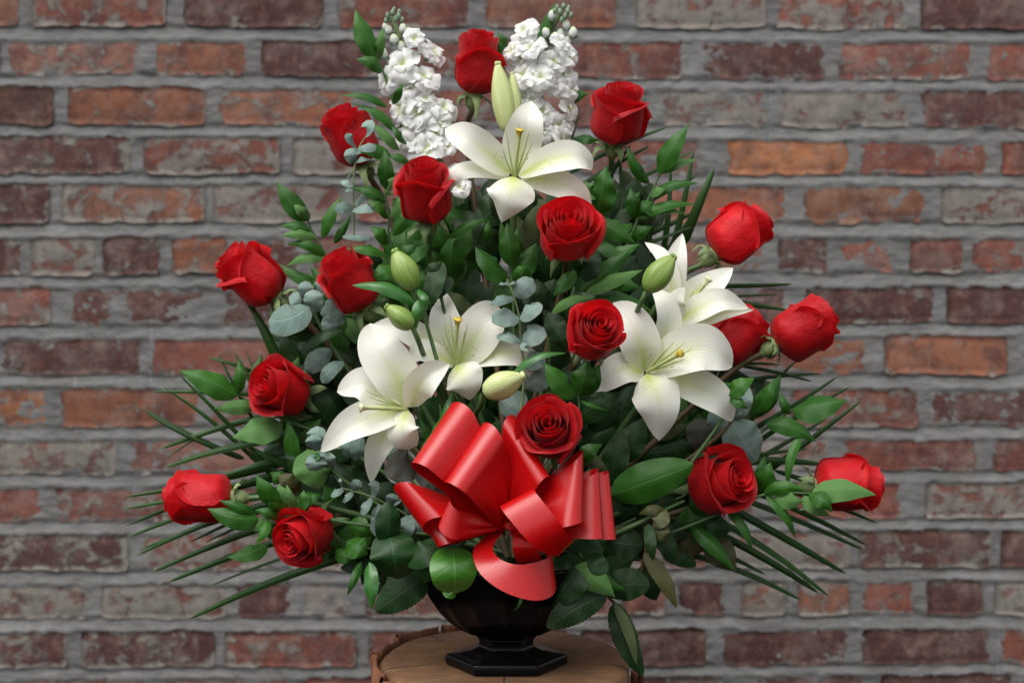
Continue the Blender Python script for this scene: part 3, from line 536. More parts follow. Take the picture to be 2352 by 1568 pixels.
# ------------------------------------------------ white stock stalks
SP = []
for q in range(6):
    nl, nw = 11, 11; t = np.linspace(0, 1, nl)[:, None]; j = np.linspace(-1, 1, nw)[None]; w_ = .0098*(.22+.78*np.clip(t/.6, 0, 1)**1.2)*np.sqrt(np.clip(1-np.clip((t-.62)/.42, 0, 1)**2, 0, 1)); r1, r2 = random.random()*6, random.random()*6
    X = .0150*(t**.95)*(1-.10*j*j+.03*np.sin(5*j+r1)); Y = w_*j; Z = .0040*np.sin(2.2*t)-.0050*t**2.5+.0017*t*np.sin(3.4*j+r1)+.0006*t*t*np.sin(8*j+r2)
    V = np.stack([X*np.ones_like(j), Y, Z*np.ones_like(j)], -1)
    o = grid_obj('petal', V, 'stock_petal', None); SP.append(o.data); bpy.data.objects.remove(o)
def stock(label, stempts, y, flo, buds, tips):
    t = thing('stock_stalk', label, 'stock flower', P(*stempts[0], y), 'white stock flower stalks')
    tube('stem', [P(u, v, y+.012) for u, v in stempts], .0042, .0022, 'pale_stem', t, 24, 8)
    for (u, v, s_) in flo:
        if random.random() < .03: continue
        # nearest stem point decides outward direction
        sp_ = min(catmull([(a, b, 0) for a, b in stempts], 30), key=lambda p_: (p_[0]-u)**2+(p_[1]-v-15)**2)
        dx, dz = (u-sp_[0]), -(v-sp_[1]-15); c = P(u, v, y-.010+abs(dx)*.00018+random.uniform(-.006, .006))
        ax = nrm(np.array([dx*.018+random.uniform(-.25, .25), -1, dz*.010+.25+random.uniform(-.3, .3)])); Rm = rot_to(ax, random.random()*6.28)
        sc = s_/36.5
        b0 = c-ax*.012*sc; nb = 6; rb = np.array([.0012, .0022, .0026, .0026, .0024, .0020])*sc; Cn = np.array([b0+ax*.012*sc*q/5 for q in range(nb)]); a = np.linspace(0, 2*math.pi, 8, endpoint=False)
        V = Cn[:, None]+rb[:, None, None]*(Rm[:, 0]*np.cos(a)[:, None]+Rm[:, 1]*np.sin(a)[:, None])[None]
        fo = grid_obj('floret', V, 'bud_scale', t, closed=True)
        ns = P(sp_[0], sp_[1], y+.012)-np.array(t['_o'])
        n_ = 8
        for q in range(n_):
            lay = 0 if q < 5 else (1 if q < 7 else 2); an = q*2.399+random.uniform(-.25, .25)
            el = (.0, .38, .8)[lay]+random.uniform(-.18, .18); s2 = sc*(1.12, .86, .6)[lay]*random.uniform(.9, 1.1)
            xa = Rm[:, 0]*math.cos(an)+Rm[:, 1]*math.sin(an); d = xa*math.cos(el)+ax*math.sin(el); up = -xa*math.sin(el)+ax*math.cos(el); sd2 = np.cross(up, d)
            M = Matrix(((d[0]*s2, sd2[0]*s2, up[0]*s2, 0), (d[1]*s2, sd2[1]*s2, up[1]*s2, 0), (d[2]*s2, sd2[2]*s2, up[2]*s2, 0), (0, 0, 0, 1)))
            pos = c-np.array(t['_o'])+ax*.0008*lay*sc; M.translation = Vector(pos.tolist())
            po = bpy.data.objects.new('petal', SP[(q*5+int(u)) % 6]); COL.objects.link(po); po.parent = fo; po.matrix_local = M
    for (u, v, s_) in buds:
        c = P(u, v, y+random.uniform(-.006, .006)); sphere('flower_bud', c, s_*K(y)/2, 'stock_petal', t, 8, 10, (.85, .85, 1.15), .05)
        sphere('bud_calyx', c-np.array([0, -.001, s_*K(y)*.22]), s_*K(y)/2*1.02, 'bud_scale', t, 7, 9, (.88, .88, .75))
        sp_ = min(catmull([(a, b, 0) for a, b in stempts], 30), key=lambda p_: (p_[0]-u)**2+(p_[1]-v-22)**2); tube('pedicel', [P(sp_[0], sp_[1], y+.012), P((sp_[0]+u)/2, max(v+12, sp_[1]-4), y+.008), c], .0009, .0009, 'pale_stem', t, 6, 5)
    for (u, v, s_) in tips: sphere('tip_bud', P(u, v, y+random.uniform(-.005, .005)), s_*K(y)/2, 'bud_scale', t, 7, 8, (.8, .8, 1.25), .06)
stock('left white stock stalk with ruffled florets and green tip buds', [(1060,470),(1010,370),(975,280),(945,180),(918,90),(900,38)], .025,
 [(950,90,26),(990,122,34),(926,152,40),(892,184,34),(972,180,38),(938,205,32),(925,250,38),(962,262,36),(1014,250,36),(944,288,34),(950,322,36),(1003,310,38),(925,325,26),(985,345,36),(958,352,28),(1022,338,30),(1052,400,26),(1058,432,26),(1012,284,28),(976,232,28)],
 [(880,125,26),(905,92,24),(893,70,20),(922,108,24),(925,66,20),(884,62,15),(938,76,22)], [(902,30,14),(890,36,13),(915,38,14),(905,22,11),(917,28,12),(895,46,13),(908,44,14),(886,48,11),(924,46,12)])
stock('right white stock stalk with ruffled florets and curling green tip', [(1215,430),(1238,300),(1240,200),(1250,120),(1270,65),(1290,25)], .03,
 [(1204,74,34),(1178,118,28),(1198,138,40),(1222,112,32),(1202,175,36),(1240,180,34),(1290,104,30),(1302,126,32),(1272,145,34),(1296,172,36),(1268,196,32),(1304,202,32),(1206,224,30),(1220,240,26),(1286,238,36),(1306,250,30),(1248,258,30),(1280,292,36),(1303,285,24),(1290,320,32),(1248,305,26),(1230,206,26),(1190,100,24)],
 [(1268,36,22),(1301,58,22),(1316,76,24),(1254,76,22),(1275,88,24),(1288,78,22),(1306,94,20)], [(1280,18,13),(1294,15,13),(1304,27,14),(1312,36,13),(1286,28,14),(1298,38,14),(1274,26,11),(1290,46,12),(1306,18,10)])

# ------------------------------------------------ bow
bow = thing('ribbon_bow', 'big looped red satin ribbon bow in front of the urn rim', 'bow', P(1169, 1203, -.10))
KN = (1169, 1200, -.105)
def loop(A, B, w_, n, yA, yB, kn=KN, gather=.36, nw=17):
    a3, b3 = P(*A, yA), P(*B, yB); k3 = P(*kn); mid = (a3+b3)/2; h = (b3-a3)/2; rd = w_*K(yA)/2; V = []
    ss = np.linspace(-1, 1, nw)
    for s in ss:
        kk = k3+h*s*gather; tip = mid+h*s; d = tip-kk; D = np.linalg.norm(d); d = d/D; nn = np.asarray(n, float); nn = nrm(nn-d*np.dot(nn, d))
        r = rd*(1+.12*s); c = kk+d*(D-r); th0 = math.acos(-r/(D-r)); col = []
        T1 = c+r*(math.cos(th0)*d+math.sin(th0)*nn)
        for t in np.linspace(0, 1, 15)[:-1]: col.append(kk*(1-t)+T1*t+nn*(.0035*math.sin(math.pi*t)*(1-.6*abs(s))+.0016*(1-t)*math.sin(s*7+A[0])*min(1, t*5)))
        for th in np.linspace(th0, -th0, 21): col.append(c+r*(math.cos(th)*d+math.sin(th)*nn))
        T2 = col[-1]
        for t in np.linspace(0, 1, 11)[1:]: col.append(T2*(1-t)+kk*t)
        V.append(col)
    return grid_obj('ribbon_loop', np.array(V).transpose(1, 0, 2), 'satin_ribbon', bow)
loop((1398,1082), (1415,1237), 34, (.5,-1,0), -.094, -.108)
loop((1375,1077), (1387,1235), 46, (.5,-1,0), -.104, -.122)
loop((1340,1034), (1338,1198), 66, (.3,-1,.1), -.118, -.140)
loop((948,1062), (1042,924), 84, (.75,-.7,-.1), -.142, -.108)
loop((1258,1094), (1174,952), 52, (-.6,-.8,-.1), -.135, -.108)
loop((1030,1108), (1120,970), 80, (.6,-.8,-.1), -.160, -.128)
loop((966,1190), (1006,1256), 50, (.3,-1,.3), -.116, -.130)
loop((905,1116), (972,1206), 66, (.1,-.8,.7), -.125, -.140)
loop((1034,1152), (1010,1216), 56, (.1,-.8,-.6), -.146, -.150)
# loop that stands out towards the viewer at lower right
def ruled(e1, e2, nl=30, nw=9, name='ribbon_loop'):
    A = catmull([P(*p_) for p_ in e1], nl); B = catmull([P(*p_) for p_ in e2], nl); s = np.linspace(0, 1, nw)[None, :, None]
    return grid_obj(name, A[:, None]*(1-s)+B[:, None]*s, 'satin_ribbon', bow)
ruled([(1160,1200,-.108),(1148,1178,-.128),(1147,1162,-.146),(1160,1180,-.160),(1200,1228,-.167),(1236,1262,-.163),(1281,1278,-.148),(1262,1262,-.130),(1190,1215,-.108)],
      [(1180,1190,-.108),(1200,1150,-.128),(1221,1123,-.146),(1236,1138,-.160),(1276,1188,-.167),(1302,1222,-.163),(1318,1242,-.148),(1290,1230,-.130),(1200,1200,-.108)], 40)
ruled([(1178,1200,-.100),(1140,1240,-.116),(1132,1262,-.130),(1150,1284,-.142),(1190,1296,-.148),(1238,1288,-.142),(1268,1268,-.122),(1215,1222,-.100)],
      [(1150,1200,-.100),(1106,1238,-.116),(1086,1268,-.130),(1104,1318,-.146),(1165,1362,-.154),(1240,1378,-.150),(1278,1345,-.128),(1240,1240,-.100)], 40)
ruled([(1172,1205,-.10),(1178,1232,-.118),(1178,1262,-.122),(1190,1296,-.112),(1200,1290,-.10)], [(1190,1205,-.10),(1215,1238,-.118),(1236,1262,-.122),(1244,1288,-.112),(1240,1270,-.10)], 20)
ruled([(1150,1190,-.10),(1158,1196,-.118),(1172,1200,-.122),(1186,1204,-.118),(1192,1206,-.10)], [(1150,1206,-.10),(1156,1210,-.118),(1170,1216,-.122),(1184,1218,-.118),(1192,1216,-.10)], 14, 5, 'knot')
# ------------------------------------------------ greenery
SPEC = {
 'ruscus': dict(mat='ruscus_leaf', prof=(.66, 1.12), cup=.09, fold=.18, nl=17),
 'salal': dict(mat='salal_leaf', prof=(.52, .8), cup=.10, fold=.12, nl=17, nw=7),
 'rose': dict(mat='rose_leaf', prof=(.5, .75), cup=.05, fold=.15, saw=13, nl=40, nw=7),
 'euc': dict(mat='eucalyptus_leaf', prof=(.5, .40), cup=.06, fold=.08, nl=15, nw=9),
 'dusky': dict(mat='dusky_eucalyptus_leaf', prof=(.45, .42), cup=.05, fold=.05, nl=15, nw=9),
 'lilyleaf': dict(mat='lily_leaf', prof=(.5, .8), cup=.15, fold=.2, nl=17, nw=7),
 'glossy': dict(mat='glossy_leaf', prof=(.5, .45), cup=.12, fold=.05, nl=19, nw=9),
 'olive': dict(mat='olive_leaf', prof=(.55, .8), cup=.1, fold=.15, saw=10, nl=34, nw=7),
 'palm': dict(mat='palm_leaf', prof=(.10, .38), cup=.05, fold=.45, nl=20, nw=5, base=.5),
}
CAT = {'palm': ('palm_frond', 'palm frond'), 'euc': ('eucalyptus_sprig', 'eucalyptus'), 'dusky': ('eucalyptus_sprig', 'eucalyptus'), 'ruscus': ('ruscus_sprig', 'leafy sprig'),
       'salal': ('leafy_branch', 'leafy branch'), 'rose': ('rose_leaf_sprig', 'leaf sprig'), 'lilyleaf': ('lily_leaf_stem', 'leaf stem'), 'glossy': ('broad_leaf', 'leaf'), 'olive': ('rose_leaf_sprig', 'leaf sprig')}
def sprig(label, kind, y, stem, leaves, sr=.0013, smat='green_stem', group=None, lname=None):
    nm, ct = CAT[kind]; t = thing(nm, label, ct, P(*stem[0][:2], y), group)
    pts = [P(s[0], s[1], (s[2] if len(s) > 2 else y+.006)) for s in stem]
    if len(pts) > 1: tube('stem', pts, sr*.8, sr*1.5, smat, t, max(10, 5*len(pts)), 6)
    for L in leaves:
        bu, bv, tu, tv, w_ = L[:5]; bend = L[5] if len(L) > 5 else 0; o = dict(L[6]) if len(L) > 6 else {}
        kd = o.pop('k', kind); s = dict(SPEC[kd]); dy = o.pop('z', 0); p_ = o.pop('p', 0); yt = y+dy+o.pop('dt', random.uniform(-.012, .002))
        if kd == 'palm': bend += random.uniform(-5, 5)
        s.update(o); s.setdefault('wave', .10 if kd not in ('palm',) else 0); s['cup'] = s['cup']*random.uniform(.5, 1.5)
        leaf(t, bu, bv, tu, tv, w_, bend, y+dy, yt, flip=bool(p_), name='leaflet' if kd == 'palm' else 'leaf', **s)
    return t
U = {'p': 1}
END = (1165, 1290, .0)
# --- palm fronds (behind everything)
sprig('long palm frond fanning out low on the left, its blades pointing down left', 'palm', .045, [(690,1050),(760,1180),(860,1260),(1100,1330)], [
 (705,1050,279,1142,13,-8),(700,1066,279,1169,14,-4),(700,1088,285,1208,14,14),(705,1110,290,1234,14,16),(722,1128,309,1276,16,12),(722,1136,312,1264,12,14),(742,1165,344,1315,17,8),(765,1208,381,1338,18,10),(785,1238,474,1348,9,4),(842,1262,429,1422,20,8),(720,1140,433,1246,10,8),(720,1150,469,1246,9,6),(690,1040,420,1118,10,0)], .002)
sprig('upper left palm frond with crisscrossing narrow blades against the bricks', 'palm', .03, [(560,860),(640,950),(720,1080),(900,1240),(1100,1320)], [
 (605,906,346,899,11,0),(560,1052,329,938,15,-3),(545,1046,336,948,10,-8),(620,1090,373,885,11,4),(655,1118,408,856,11,2),(596,985,502,813,8,0),(610,945,537,808,8,0),(612,930,565,806,8,0),(582,853,478,820,10,5),(612,951,369,1030,15,7),(705,1000,376,1073,19,10),(675,1055,494,1100,20,2),(640,958,376,1056,6,26),(700,1090,560,1020,14,0),(690,1130,590,1040,12,0)], .002)
sprig('folded palm blade bending behind the leftmost upper rose', 'palm', .02, [(640,835),(700,960),(900,1200)], [(650,860,578,706,26,0),(586,722,510,634,15,3,dict(p=1))], .002)
sprig('tall palm frond at upper right with upright and slanting dark blades', 'palm', .055, [(1600,480),(1500,620),(1380,800),(1200,1200)], [
 (1538,600,1593,342,15,0),(1570,560,1641,386,24,0,dict(k='palm')),(1520,600,1541,388,14,0),(1440,600,1424,360,14,0),(1310,396,1536,290,13,6),(1310,440,1494,333,15,0),(1395,440,1594,345,13,0),(1400,510,1603,402,17,0),(1430,560,1595,487,15,0),(1462,600,1470,400,12,0),(1400,620,1345,420,14,0),(1330,520,1450,330,12,0),(1480,640,1500,430,14,0),(1360,600,1590,520,12,0)], .002)
sprig('right side palm frond with level blades pointing right between the roses', 'palm', .05, [(1640,680),(1600,800),(1480,1000),(1200,1250)], [
 (1590,655,1822,652,12,0),(1590,680,1812,712,15,3),(1600,690,1790,676,8,0),(1640,885,1887,857,11,6),(1700,838,1867,876,10,6),(1630,842,1796,837,9,2),(1640,835,1760,820,9,0),(1680,1010,1926,863,12,0),(1700,1040,1955,886,12,0),(1740,1100,1983,916,13,-2),(1660,1000,1838,819,10,0),(1650,1060,1860,1030,10,0),(1680,1090,1900,960,12,0)], .002)
sprig('lower right palm frond whose long blades slant down to the right', 'palm', .04, [(1600,1080),(1560,1160),(1420,1230),(1200,1290)], [
 (1700,1115,1995,1253,14,6),(1670,1130,1990,1264,16,6),(1650,1150,1946,1318,19,5),(1640,1185,1907,1370,18,5),(1630,1215,1883,1363,18,6),(1560,1262,1844,1378,17,6),(1760,1110,2017,1201,13,4),(1780,1080,2025,1164,11,0),(1690,1060,1895,1066,19,6),(1660,1085,1850,1120,12,0),(1560,1230,1760,1320,12,0)], .002)
# --- ruscus and other traced sprigs
sprig('ruscus sprig rising at the left of the left white stalk', 'ruscus', .015, [(852,125),(880,165),(905,240),(945,350),(1020,520)], [
 (862,132,816,21,54,0),(866,138,880,62,24,0,dict(p=1,z=.008)),(880,166,817,136,34,10),(891,246,779,220,22,12),(909,302,812,239,24,12),(918,345,851,278,24,0,U),(940,372,888,357,24,4),(905,240,925,190,20,0),(935,330,900,290,22,0)])
sprig('ruscus sprig between the upper left rose and the tall rose', 'ruscus', -.015, [(885,440),(893,500),(898,560),(960,700),(1100,1000)], [
 (897,357,823,350,36,8,dict(z=.02)),(886,436,883,343,40,0),(888,438,905,396,22,-2,U),(886,464,805,431,30,9),(893,500,842,461,32,8),(895,500,932,430,32,-4,U),(900,540,946,470,34,0),(893,560,850,520,34,6),(900,600,960,560,40,0),(905,445,880,438,16,0)])
sprig('three leaved ruscus tip at the far left below the upper left rose', 'ruscus', .0, [(705,500),(716,530),(745,580),(770,640),(900,800)], [
 (711,505,635,416,48,-6),(712,503,672,468,26,0,U),(716,530,640,521,28,9),(727,545,646,541,30,6,U),(739,546,787,450,32,6),(768,560,808,491,20,0),(748,588,655,560,24,12),(748,594,658,611,28,12,U),(735,655,637,604,30,-6),(752,620,700,690,20,0)])
sprig('dark arching ruscus leaves above the left green buds', 'ruscus', -.02, [(890,585),(910,640),(960,760),(1100,1000)], [(888,585,792,571,28,6),(880,600,812,580,60,0,dict(k='euc',mat='salal_leaf',z=.02)),(905,610,850,640,40,0),(920,600,990,560,44,0),(930,640,1010,640,46,0)])
sprig('wet lily leaf arching left in front of the wrinkled rose', 'lilyleaf', -.095, [(955,697),(975,730),(1010,850)], [(955,697,808,655,38,20,dict(nh=(0,-1,.8))),(980,684,955,758,34,6,dict(nh=(.5,-1,.3))),(962,664,990,700,20,0)])
sprig('dark serrated rose leaf between green bud and middle lily', 'rose', -.06, [(1015,603),(1010,660),(1030,760)], [(1012,600,985,712,48,4),(1036,636,988,690,36,0,dict(z=.01)),(975,630,1016,600,26,0)])
sprig('eucalyptus twig hanging in front of the upper left rose', 'euc', -.02, [(842,312),(824,342),(813,400),(812,470),(813,545)], [
 (842,311,843,276,36,0),(821,341,796,306,24,0,dict(dt=-.02)),(822,340,865,338,22,0),(815,374,806,340,40,0,dict(mat='eucalyptus_leaf')),(813,374,851,365,18,5),(812,426,786,414,22,0),(812,433,793,437,12,0),(812,476,768,478,28,0),(808,482,865,478,28,2),(785,543,852,546,14,-2),(812,470,850,440,26,0,dict(z=.02))], .0008, 'pale_stem')
sprig('big pale blue eucalyptus leaves under the leftmost upper rose', 'euc', -.01, [(690,640),(712,700),(742,760),(785,829),(900,1000)], [
 (710,704,616,738,76,-10,dict(z=-.01)),(708,690,700,645,36,0),(722,718,718,664,46,0,dict(z=-.02)),(702,708,672,672,42,0),(722,680,745,645,36,0,dict(z=.01)),(735,720,775,690,34,0),(740,745,790,720,46,0,dict(z=.015)),(755,720,760,765,40,0,dict(z=.01)),(700,780,655,700,90,0,dict(k='salal',z=.03)),(694,802,789,758,30,10,dict(k='salal')),(760,800,700,850,48,0,dict(z=.02)),(790,830,740,880,34,8)], .0017, 'green_stem')
sprig('upright eucalyptus twig in the middle with paired round leaves', 'euc', -.075, [(1164,640),(1181,683),(1193,731),(1196,785),(1204,860),(1190,1000)], [
 (1181,683,1127,697,27,3),(1181,681,1226,641,48,0),(1193,731,1129,724,48,0),(1193,731,1237,693,42,-3),(1197,784,1141,769,30,4),(1196,785,1249,752,54,0,dict(z=.006)),(1200,786,1210,803,22,0),(1169,651,1146,651,9,0),(1169,651,1189,651,9,2),(1202,840,1250,815,44,0,dict(z=.015)),(1200,890,1262,850,66,0,dict(z=.025)),(1205,900,1150,950,60,0,dict(z=.03))], .0009, 'pale_stem')
sprig('ruscus cluster with wide leaves directly below the top lily', 'ruscus', -.035, [(1168,600),(1175,645),(1180,760),(1170,1000)], [
 (1170,640,1091,565,62,-4,dict(z=.004)),(1180,640,1233,558,58,0,dict(z=.004)),(1172,612,1165,510,50,0,dict(z=-.004)),(1176,636,1213,611,24,4,dict(z=-.006)),(1168,600,1150,505,26,0,dict(z=.01)),(1180,600,1190,520,30,0,dict(z=.01)),(1172,720,1140,640,56,0,dict(z=.014)),(1120,560,1122,504,20,0),(1030,548,1122,503,24,8,dict(z=-.004)),(1040,600,1085,520,44,0,dict(z=.02))])
sprig('bright ruscus sprig at upper right reaching up beside the highest right rose', 'ruscus', .005, [(1516,400),(1500,436),(1478,480),(1450,540),(1380,720),(1250,1000)], [
 (1512,400,1582,287,50,6),(1516,396,1606,366,28,8,dict(p=1,z=.006)),(1492,422,1440,336,28,-8),(1500,440,1606,421,28,9),(1490,448,1530,434,26,4,U),(1464,500,1448,432,40,0),(1464,498,1504,462,46,6),(1462,502,1600,469,28,14),(1460,504,1580,492,22,16,dict(z=.008)),(1452,511,1380,548,28,-4,dict(z=.0)),(1440,545,1500,520,34,0,dict(z=.01)),(1450,470,1470,440,20,0)])
sprig('tall wavy dark leaf behind the widely opened rose', 'ruscus', -.03, [(1372,490),(1380,600),(1330,900)], [(1371,494,1392,380,66,0,dict(wave=.22)),(1364,450,1343,417,44,0,U),(1372,500,1460,560,48,0,dict(z=.01)),(1375,540,1440,600,54,0,dict(z=.015))])
sprig('leaf pair peeking out behind the right white stalk', 'ruscus', .05, [(1330,250),(1310,330),(1260,480)], [(1305,230,1352,216,30,5),(1310,318,1378,322,34,3),(1228,110,1275,5,32,-2),(1170,120,1142,73,28,0),(1285,100,1335,83,14,3),(1160,160,1145,78,24,0),(1300,160,1325,130,18,0)])
sprig('long green leaves fanning right under the widely opened rose', 'ruscus', -.04, [(1330,670),(1340,720),(1300,900)], [
 (1346,671,1477,620,38,4,dict(p=1)),(1331,669,1446,574,46,0,dict(z=.006)),(1335,640,1372,582,56,0,dict(z=.008,k='salal')),(1266,720,1368,682,26,14,dict(p=1,z=-.02)),(1364,676,1500,716,38,8,dict(z=.01)),(1320,620,1270,680,40,0,dict(z=.02)),(1380,600,1470,560,36,0,dict(z=.02)),(1400,640,1470,660,40,0,dict(z=.03))])
sprig('serrated rose leaf hanging left of the spiral rose', 'rose', -.05, [(1258,718),(1262,760),(1260,900)], [(1258,720,1305,806,52,0),(1262,700,1232,640,40,0,dict(z=.02)),(1330,830,1280,900,50,0,dict(z=.02))])
sprig('broad ruscus leaves right below the spiral rose', 'ruscus', -.07, [(1328,905),(1325,960),(1260,1150)], [(1326,908,1250,832,56,-4),(1330,906,1350,826,60,0,dict(z=-.006)),(1332,908,1378,835,50,-4,dict(z=.004)),(1325,958,1410,902,66,0,dict(k='salal',z=.01)),(1300,1010,1350,930,60,0,dict(k='salal',z=.02)),(1330,1060,1384,1020,40,6,dict(z=.0)),(1330,1040,1400,1090,34,4,dict(k='olive',z=.01)),(1334,920,1398,945,12,0,dict(z=-.006))])
sprig('very large green leaf at lower right with pale midrib', 'salal', -.05, [(1406,1134),(1380,1160),(1300,1230)], [(1404,1136,1594,1066,92,0,dict(mat='ruscus_leaf',nh=(0,-1,.1),prof=(.45,.62),fold=.22)),(1400,1110,1428,985,64,0,dict(k='rose',z=.01)),(1450,1180,1560,1150,60,0,dict(z=.03)),(1420,1060,1480,960,70,0,dict(z=.03))])
sprig('bright two leaf tip below the right lily', 'ruscus', -.06, [(1676,910),(1660,960),(1560,1100)], [(1672,908,1733,867,44,4,dict(nh=(0,-1,.6))),(1677,913,1720,938,28,2),(1600,900,1690,880,40,0,dict(z=.02))])
sprig('heart shaped pale eucalyptus leaf below the right lily', 'euc', -.03, [(1684,962),(1650,1000),(1600,1040),(1450,1150)], [(1680,966,1740,1060,104,0,dict(nh=(.1,-1,.2),z=.006,dt=.022)),(1682,968,1702,878,70,0,dict(z=.008)),(1690,955,1704,945,8,0,dict(z=-.01)),(1645,1010,1650,930,50,0,dict(z=.015)),(1620,1040,1600,960,64,0,dict(z=.02,mat='dusky_eucalyptus_leaf')),(1640,1030,1660,1090,50,0,dict(z=.02))], .0018, 'brown_stem')
sprig('ruscus sprig at right with one big glossy leaf before the brick', 'ruscus', .0, [(1819,940),(1790,962),(1740,1000),(1640,1100),(1400,1220)], [
 (1818,940,1946,918,74,0,dict(nh=(0,-1,.75))),(1758,972,1876,1015,46,14,dict(z=-.004)),(1731,954,1794,860,50,-6),(1738,950,1776,868,34,-4,dict(z=-.006)),(1817,951,1794,900,24,-4,dict(z=-.004)),(1843,994,1810,1127,22,12,dict(z=-.01)),(1745,1140,1757,1046,42,0),(1700,1060,1730,1010,40,0,dict(z=.02))])
sprig('ruscus sprig crossing in front of the far right rose', 'ruscus', -.025, [(1862,1133),(1800,1132),(1750,1137),(1700,1160),(1500,1240)], [
 (1862,1135,2013,1136,60,14,dict(p=1,nh=(0,-1,.6),z=-.01)),(1858,1132,1913,1176,44,8,dict(z=-.014)),(1846,1137,1908,1184,36,-6,dict(p=1)),(1759,1138,1829,1239,28,12),(1780,1138,1846,1150,42,-6,dict(p=1,z=.004)),(1752,1134,1850,1126,32,12,dict(z=.006)),(1668,1167,1729,1267,26,12),(1700,1140,1690,1090,40,0,dict(z=.01)),(1745,1140,1770,1060,50,0,dict(z=.02))])
sprig('dark leaves drooping below the lower right rose', 'salal', .0, [(1590,1190),(1540,1210),(1400,1250)], [
 (1586,1205,1688,1312,38,6,dict(k='ruscus',z=-.01)),(1596,1196,1680,1217,66,0),(1625,1230,1690,1310,70,0,dict(k='olive',z=.01,saw=0)),(1540,1230,1620,1262,90,0,dict(k='olive',z=.015)),(1555,1200,1640,1180,60,0,dict(k='ruscus',z=-.004)),(1520,1240,1600,1300,60,0,dict(z=.02)),(1590,1180,1612,1150,36,0,dict(k='ruscus',z=-.006)),(1500,1190,1580,1230,60,0,dict(z=.01))])
sprig('twisted pale rose leaf on the stem of the lower right rose', 'olive', -.05, [(1572,1150),(1528,1170),(1480,1195),(1380,1240)], [(1527,1168,1500,1215,46,0,dict(p=1)),(1524,1195,1531,1250,32,-6,dict(p=0)),(1530,1170,1467,1180,26,6),(1488,1202,1500,1288,28,0,dict(k='rose',z=-.005))], .002, 'green_stem')
sprig('round serrated rose leaves hanging right of the urn bowl', 'rose', -.04, [(1478,1200),(1482,1262),(1470,1320)], [(1478,1250,1390,1243,76,0,dict(prof=(.5,.5))),(1480,1268,1555,1396,40,8,dict(k='olive',p=0)),(1490,1290,1508,1378,76,0,dict(z=.02)),(1500,1200,1560,1290,50,0,dict(z=.02))], .0012, 'brown_stem')
sprig('long drooping rose leaf group reaching down over the stump edge', 'rose', -.045, [(1384,1352),(1398,1370),(1414,1388)], [(1386,1356,1492,1342,76,8,dict(prof=(.5,.5))),(1394,1362,1257,1441,70,6,dict(prof=(.5,.6),z=-.055,dt=-.012)),(1412,1383,1478,1553,60,-6,dict(z=-.01)),(1412,1385,1462,1525,26,8,dict(p=1,z=-.013))], .0012, 'brown_stem')
sprig('broad smooth leaf hanging straight down beside the bow', 'salal', -.065, [(1343,1180),(1330,1150)], [(1340,1215,1350,1379,86,0,dict(prof=(.45,.42),mat='salal_leaf'))])
sprig('thin curly green leaf dangling right of the lowest ribbon loop', 'lilyleaf', -.08, [(1275,1240),(1270,1220)], [(1272,1262,1307,1384,18,-10,dict(nh=(.6,-1,0)))])
sprig('bright glossy curled leaf at the urn rim left of the bow', 'glossy', -.115, [(1040,1262),(1070,1240)], [(1040,1256,1046,1362,110,0,dict(arch=-.016,nh=(.15,-1,.1),prof=(.34,.42),nl=30,nw=13,cup=.03,fold=.0,wave=.12,wk=1.2)),(1024,1345,1048,1367,38,0,dict(z=.004,prof=(.5,.6)))])
sprig('dark shiny round leaf at lower left of the bow', 'salal', -.085, [(888,1200),(930,1220),(1040,1230)], [(892,1215,915,1330,108,0,dict(prof=(.38,.42),arch=-.02)),(891,1262,893,1150,60,0,dict(z=-.004,prof=(.6,.6)))])
sprig('serrated dark leaf hanging left of the urn rim', 'rose', -.045, [(985,1290),(1040,1260)], [(982,1315,861,1404,84,0,dict(prof=(.4,.6),z=-.02)),(848,1290,853,1401,38,0,dict(k='ruscus',mat='lily_leaf')),(830,1290,797,1369,20,0,dict(k='ruscus')),(960,1290,885,1345,80,0,dict(z=-.004)),(920,1270,880,1320,60,0)])
sprig('heart shaped leaf right of the lowest left rose', 'ruscus', -.03, [(800,1240),(850,1260),(950,1270)], [(797,1242,845,1272,58,0,dict(prof=(.4,.8))),(770,1262,820,1290,40,0,dict(z=.01)),(745,1250,724,1300,34,0,dict(z=.02)),(800,1200,860,1230,50,0,dict(z=.02))])
sprig('eucalyptus twig curling above the lowest left rose', 'euc', -.07, [(783,1120),(810,1127),(852,1140),(898,1162),(935,1182),(985,1215)], [
 (787,1121,760,1136,22,0),(784,1120,780,1098,9,0),(810,1127,826,1101,27,0),(812,1128,786,1152,16,0),(851,1141,862,1102,28,0),(852,1141,828,1181,24,0),(897,1162,903,1132,32,0),(896,1162,853,1178,36,0),(898,1164,880,1184,14,0),(898,1162,922,1145,12,0),(934,1182,930,1228,44,0),(935,1184,968,1230,36,0),(933,1180,945,1150,34,0,dict(z=.006)),(890,1165,860,1230,50,0,dict(z=.03))], .0009, 'pale_stem')
sprig('eucalyptus tip with small round leaves left of the lowest lily', 'euc', -.06, [(728,1040),(760,1030),(850,1030)], [(724,1032,728,978,48,0,dict(nh=(0,-1,.5))),(724,1036,716,998,38,0,dict(z=-.005)),(726,1040,727,1082,50,0,dict(z=-.008)),(727,1039,725,1056,18,0,dict(z=-.012,k='lilyleaf')),(730,1040,757,1042,16,0,dict(z=-.01)),(745,1040,762,1074,38,0),(800,1000,797,1050,30,0),(830,1000,815,1056,34,0),(898,1010,893,1062,50,0)], .0009, 'pale_stem')
sprig('two large dusky grey eucalyptus leaves tucked under the bow', 'dusky', -.075, [(955,1079),(990,1110),(1100,1180)], [(957,1080,893,1050,84,0,dict(prof=(.42,.3))),(957,1078,1020,1112,64,0),(1040,1100,1000,1130,40,0,dict(k='euc',z=.01))], .001, 'brown_stem')
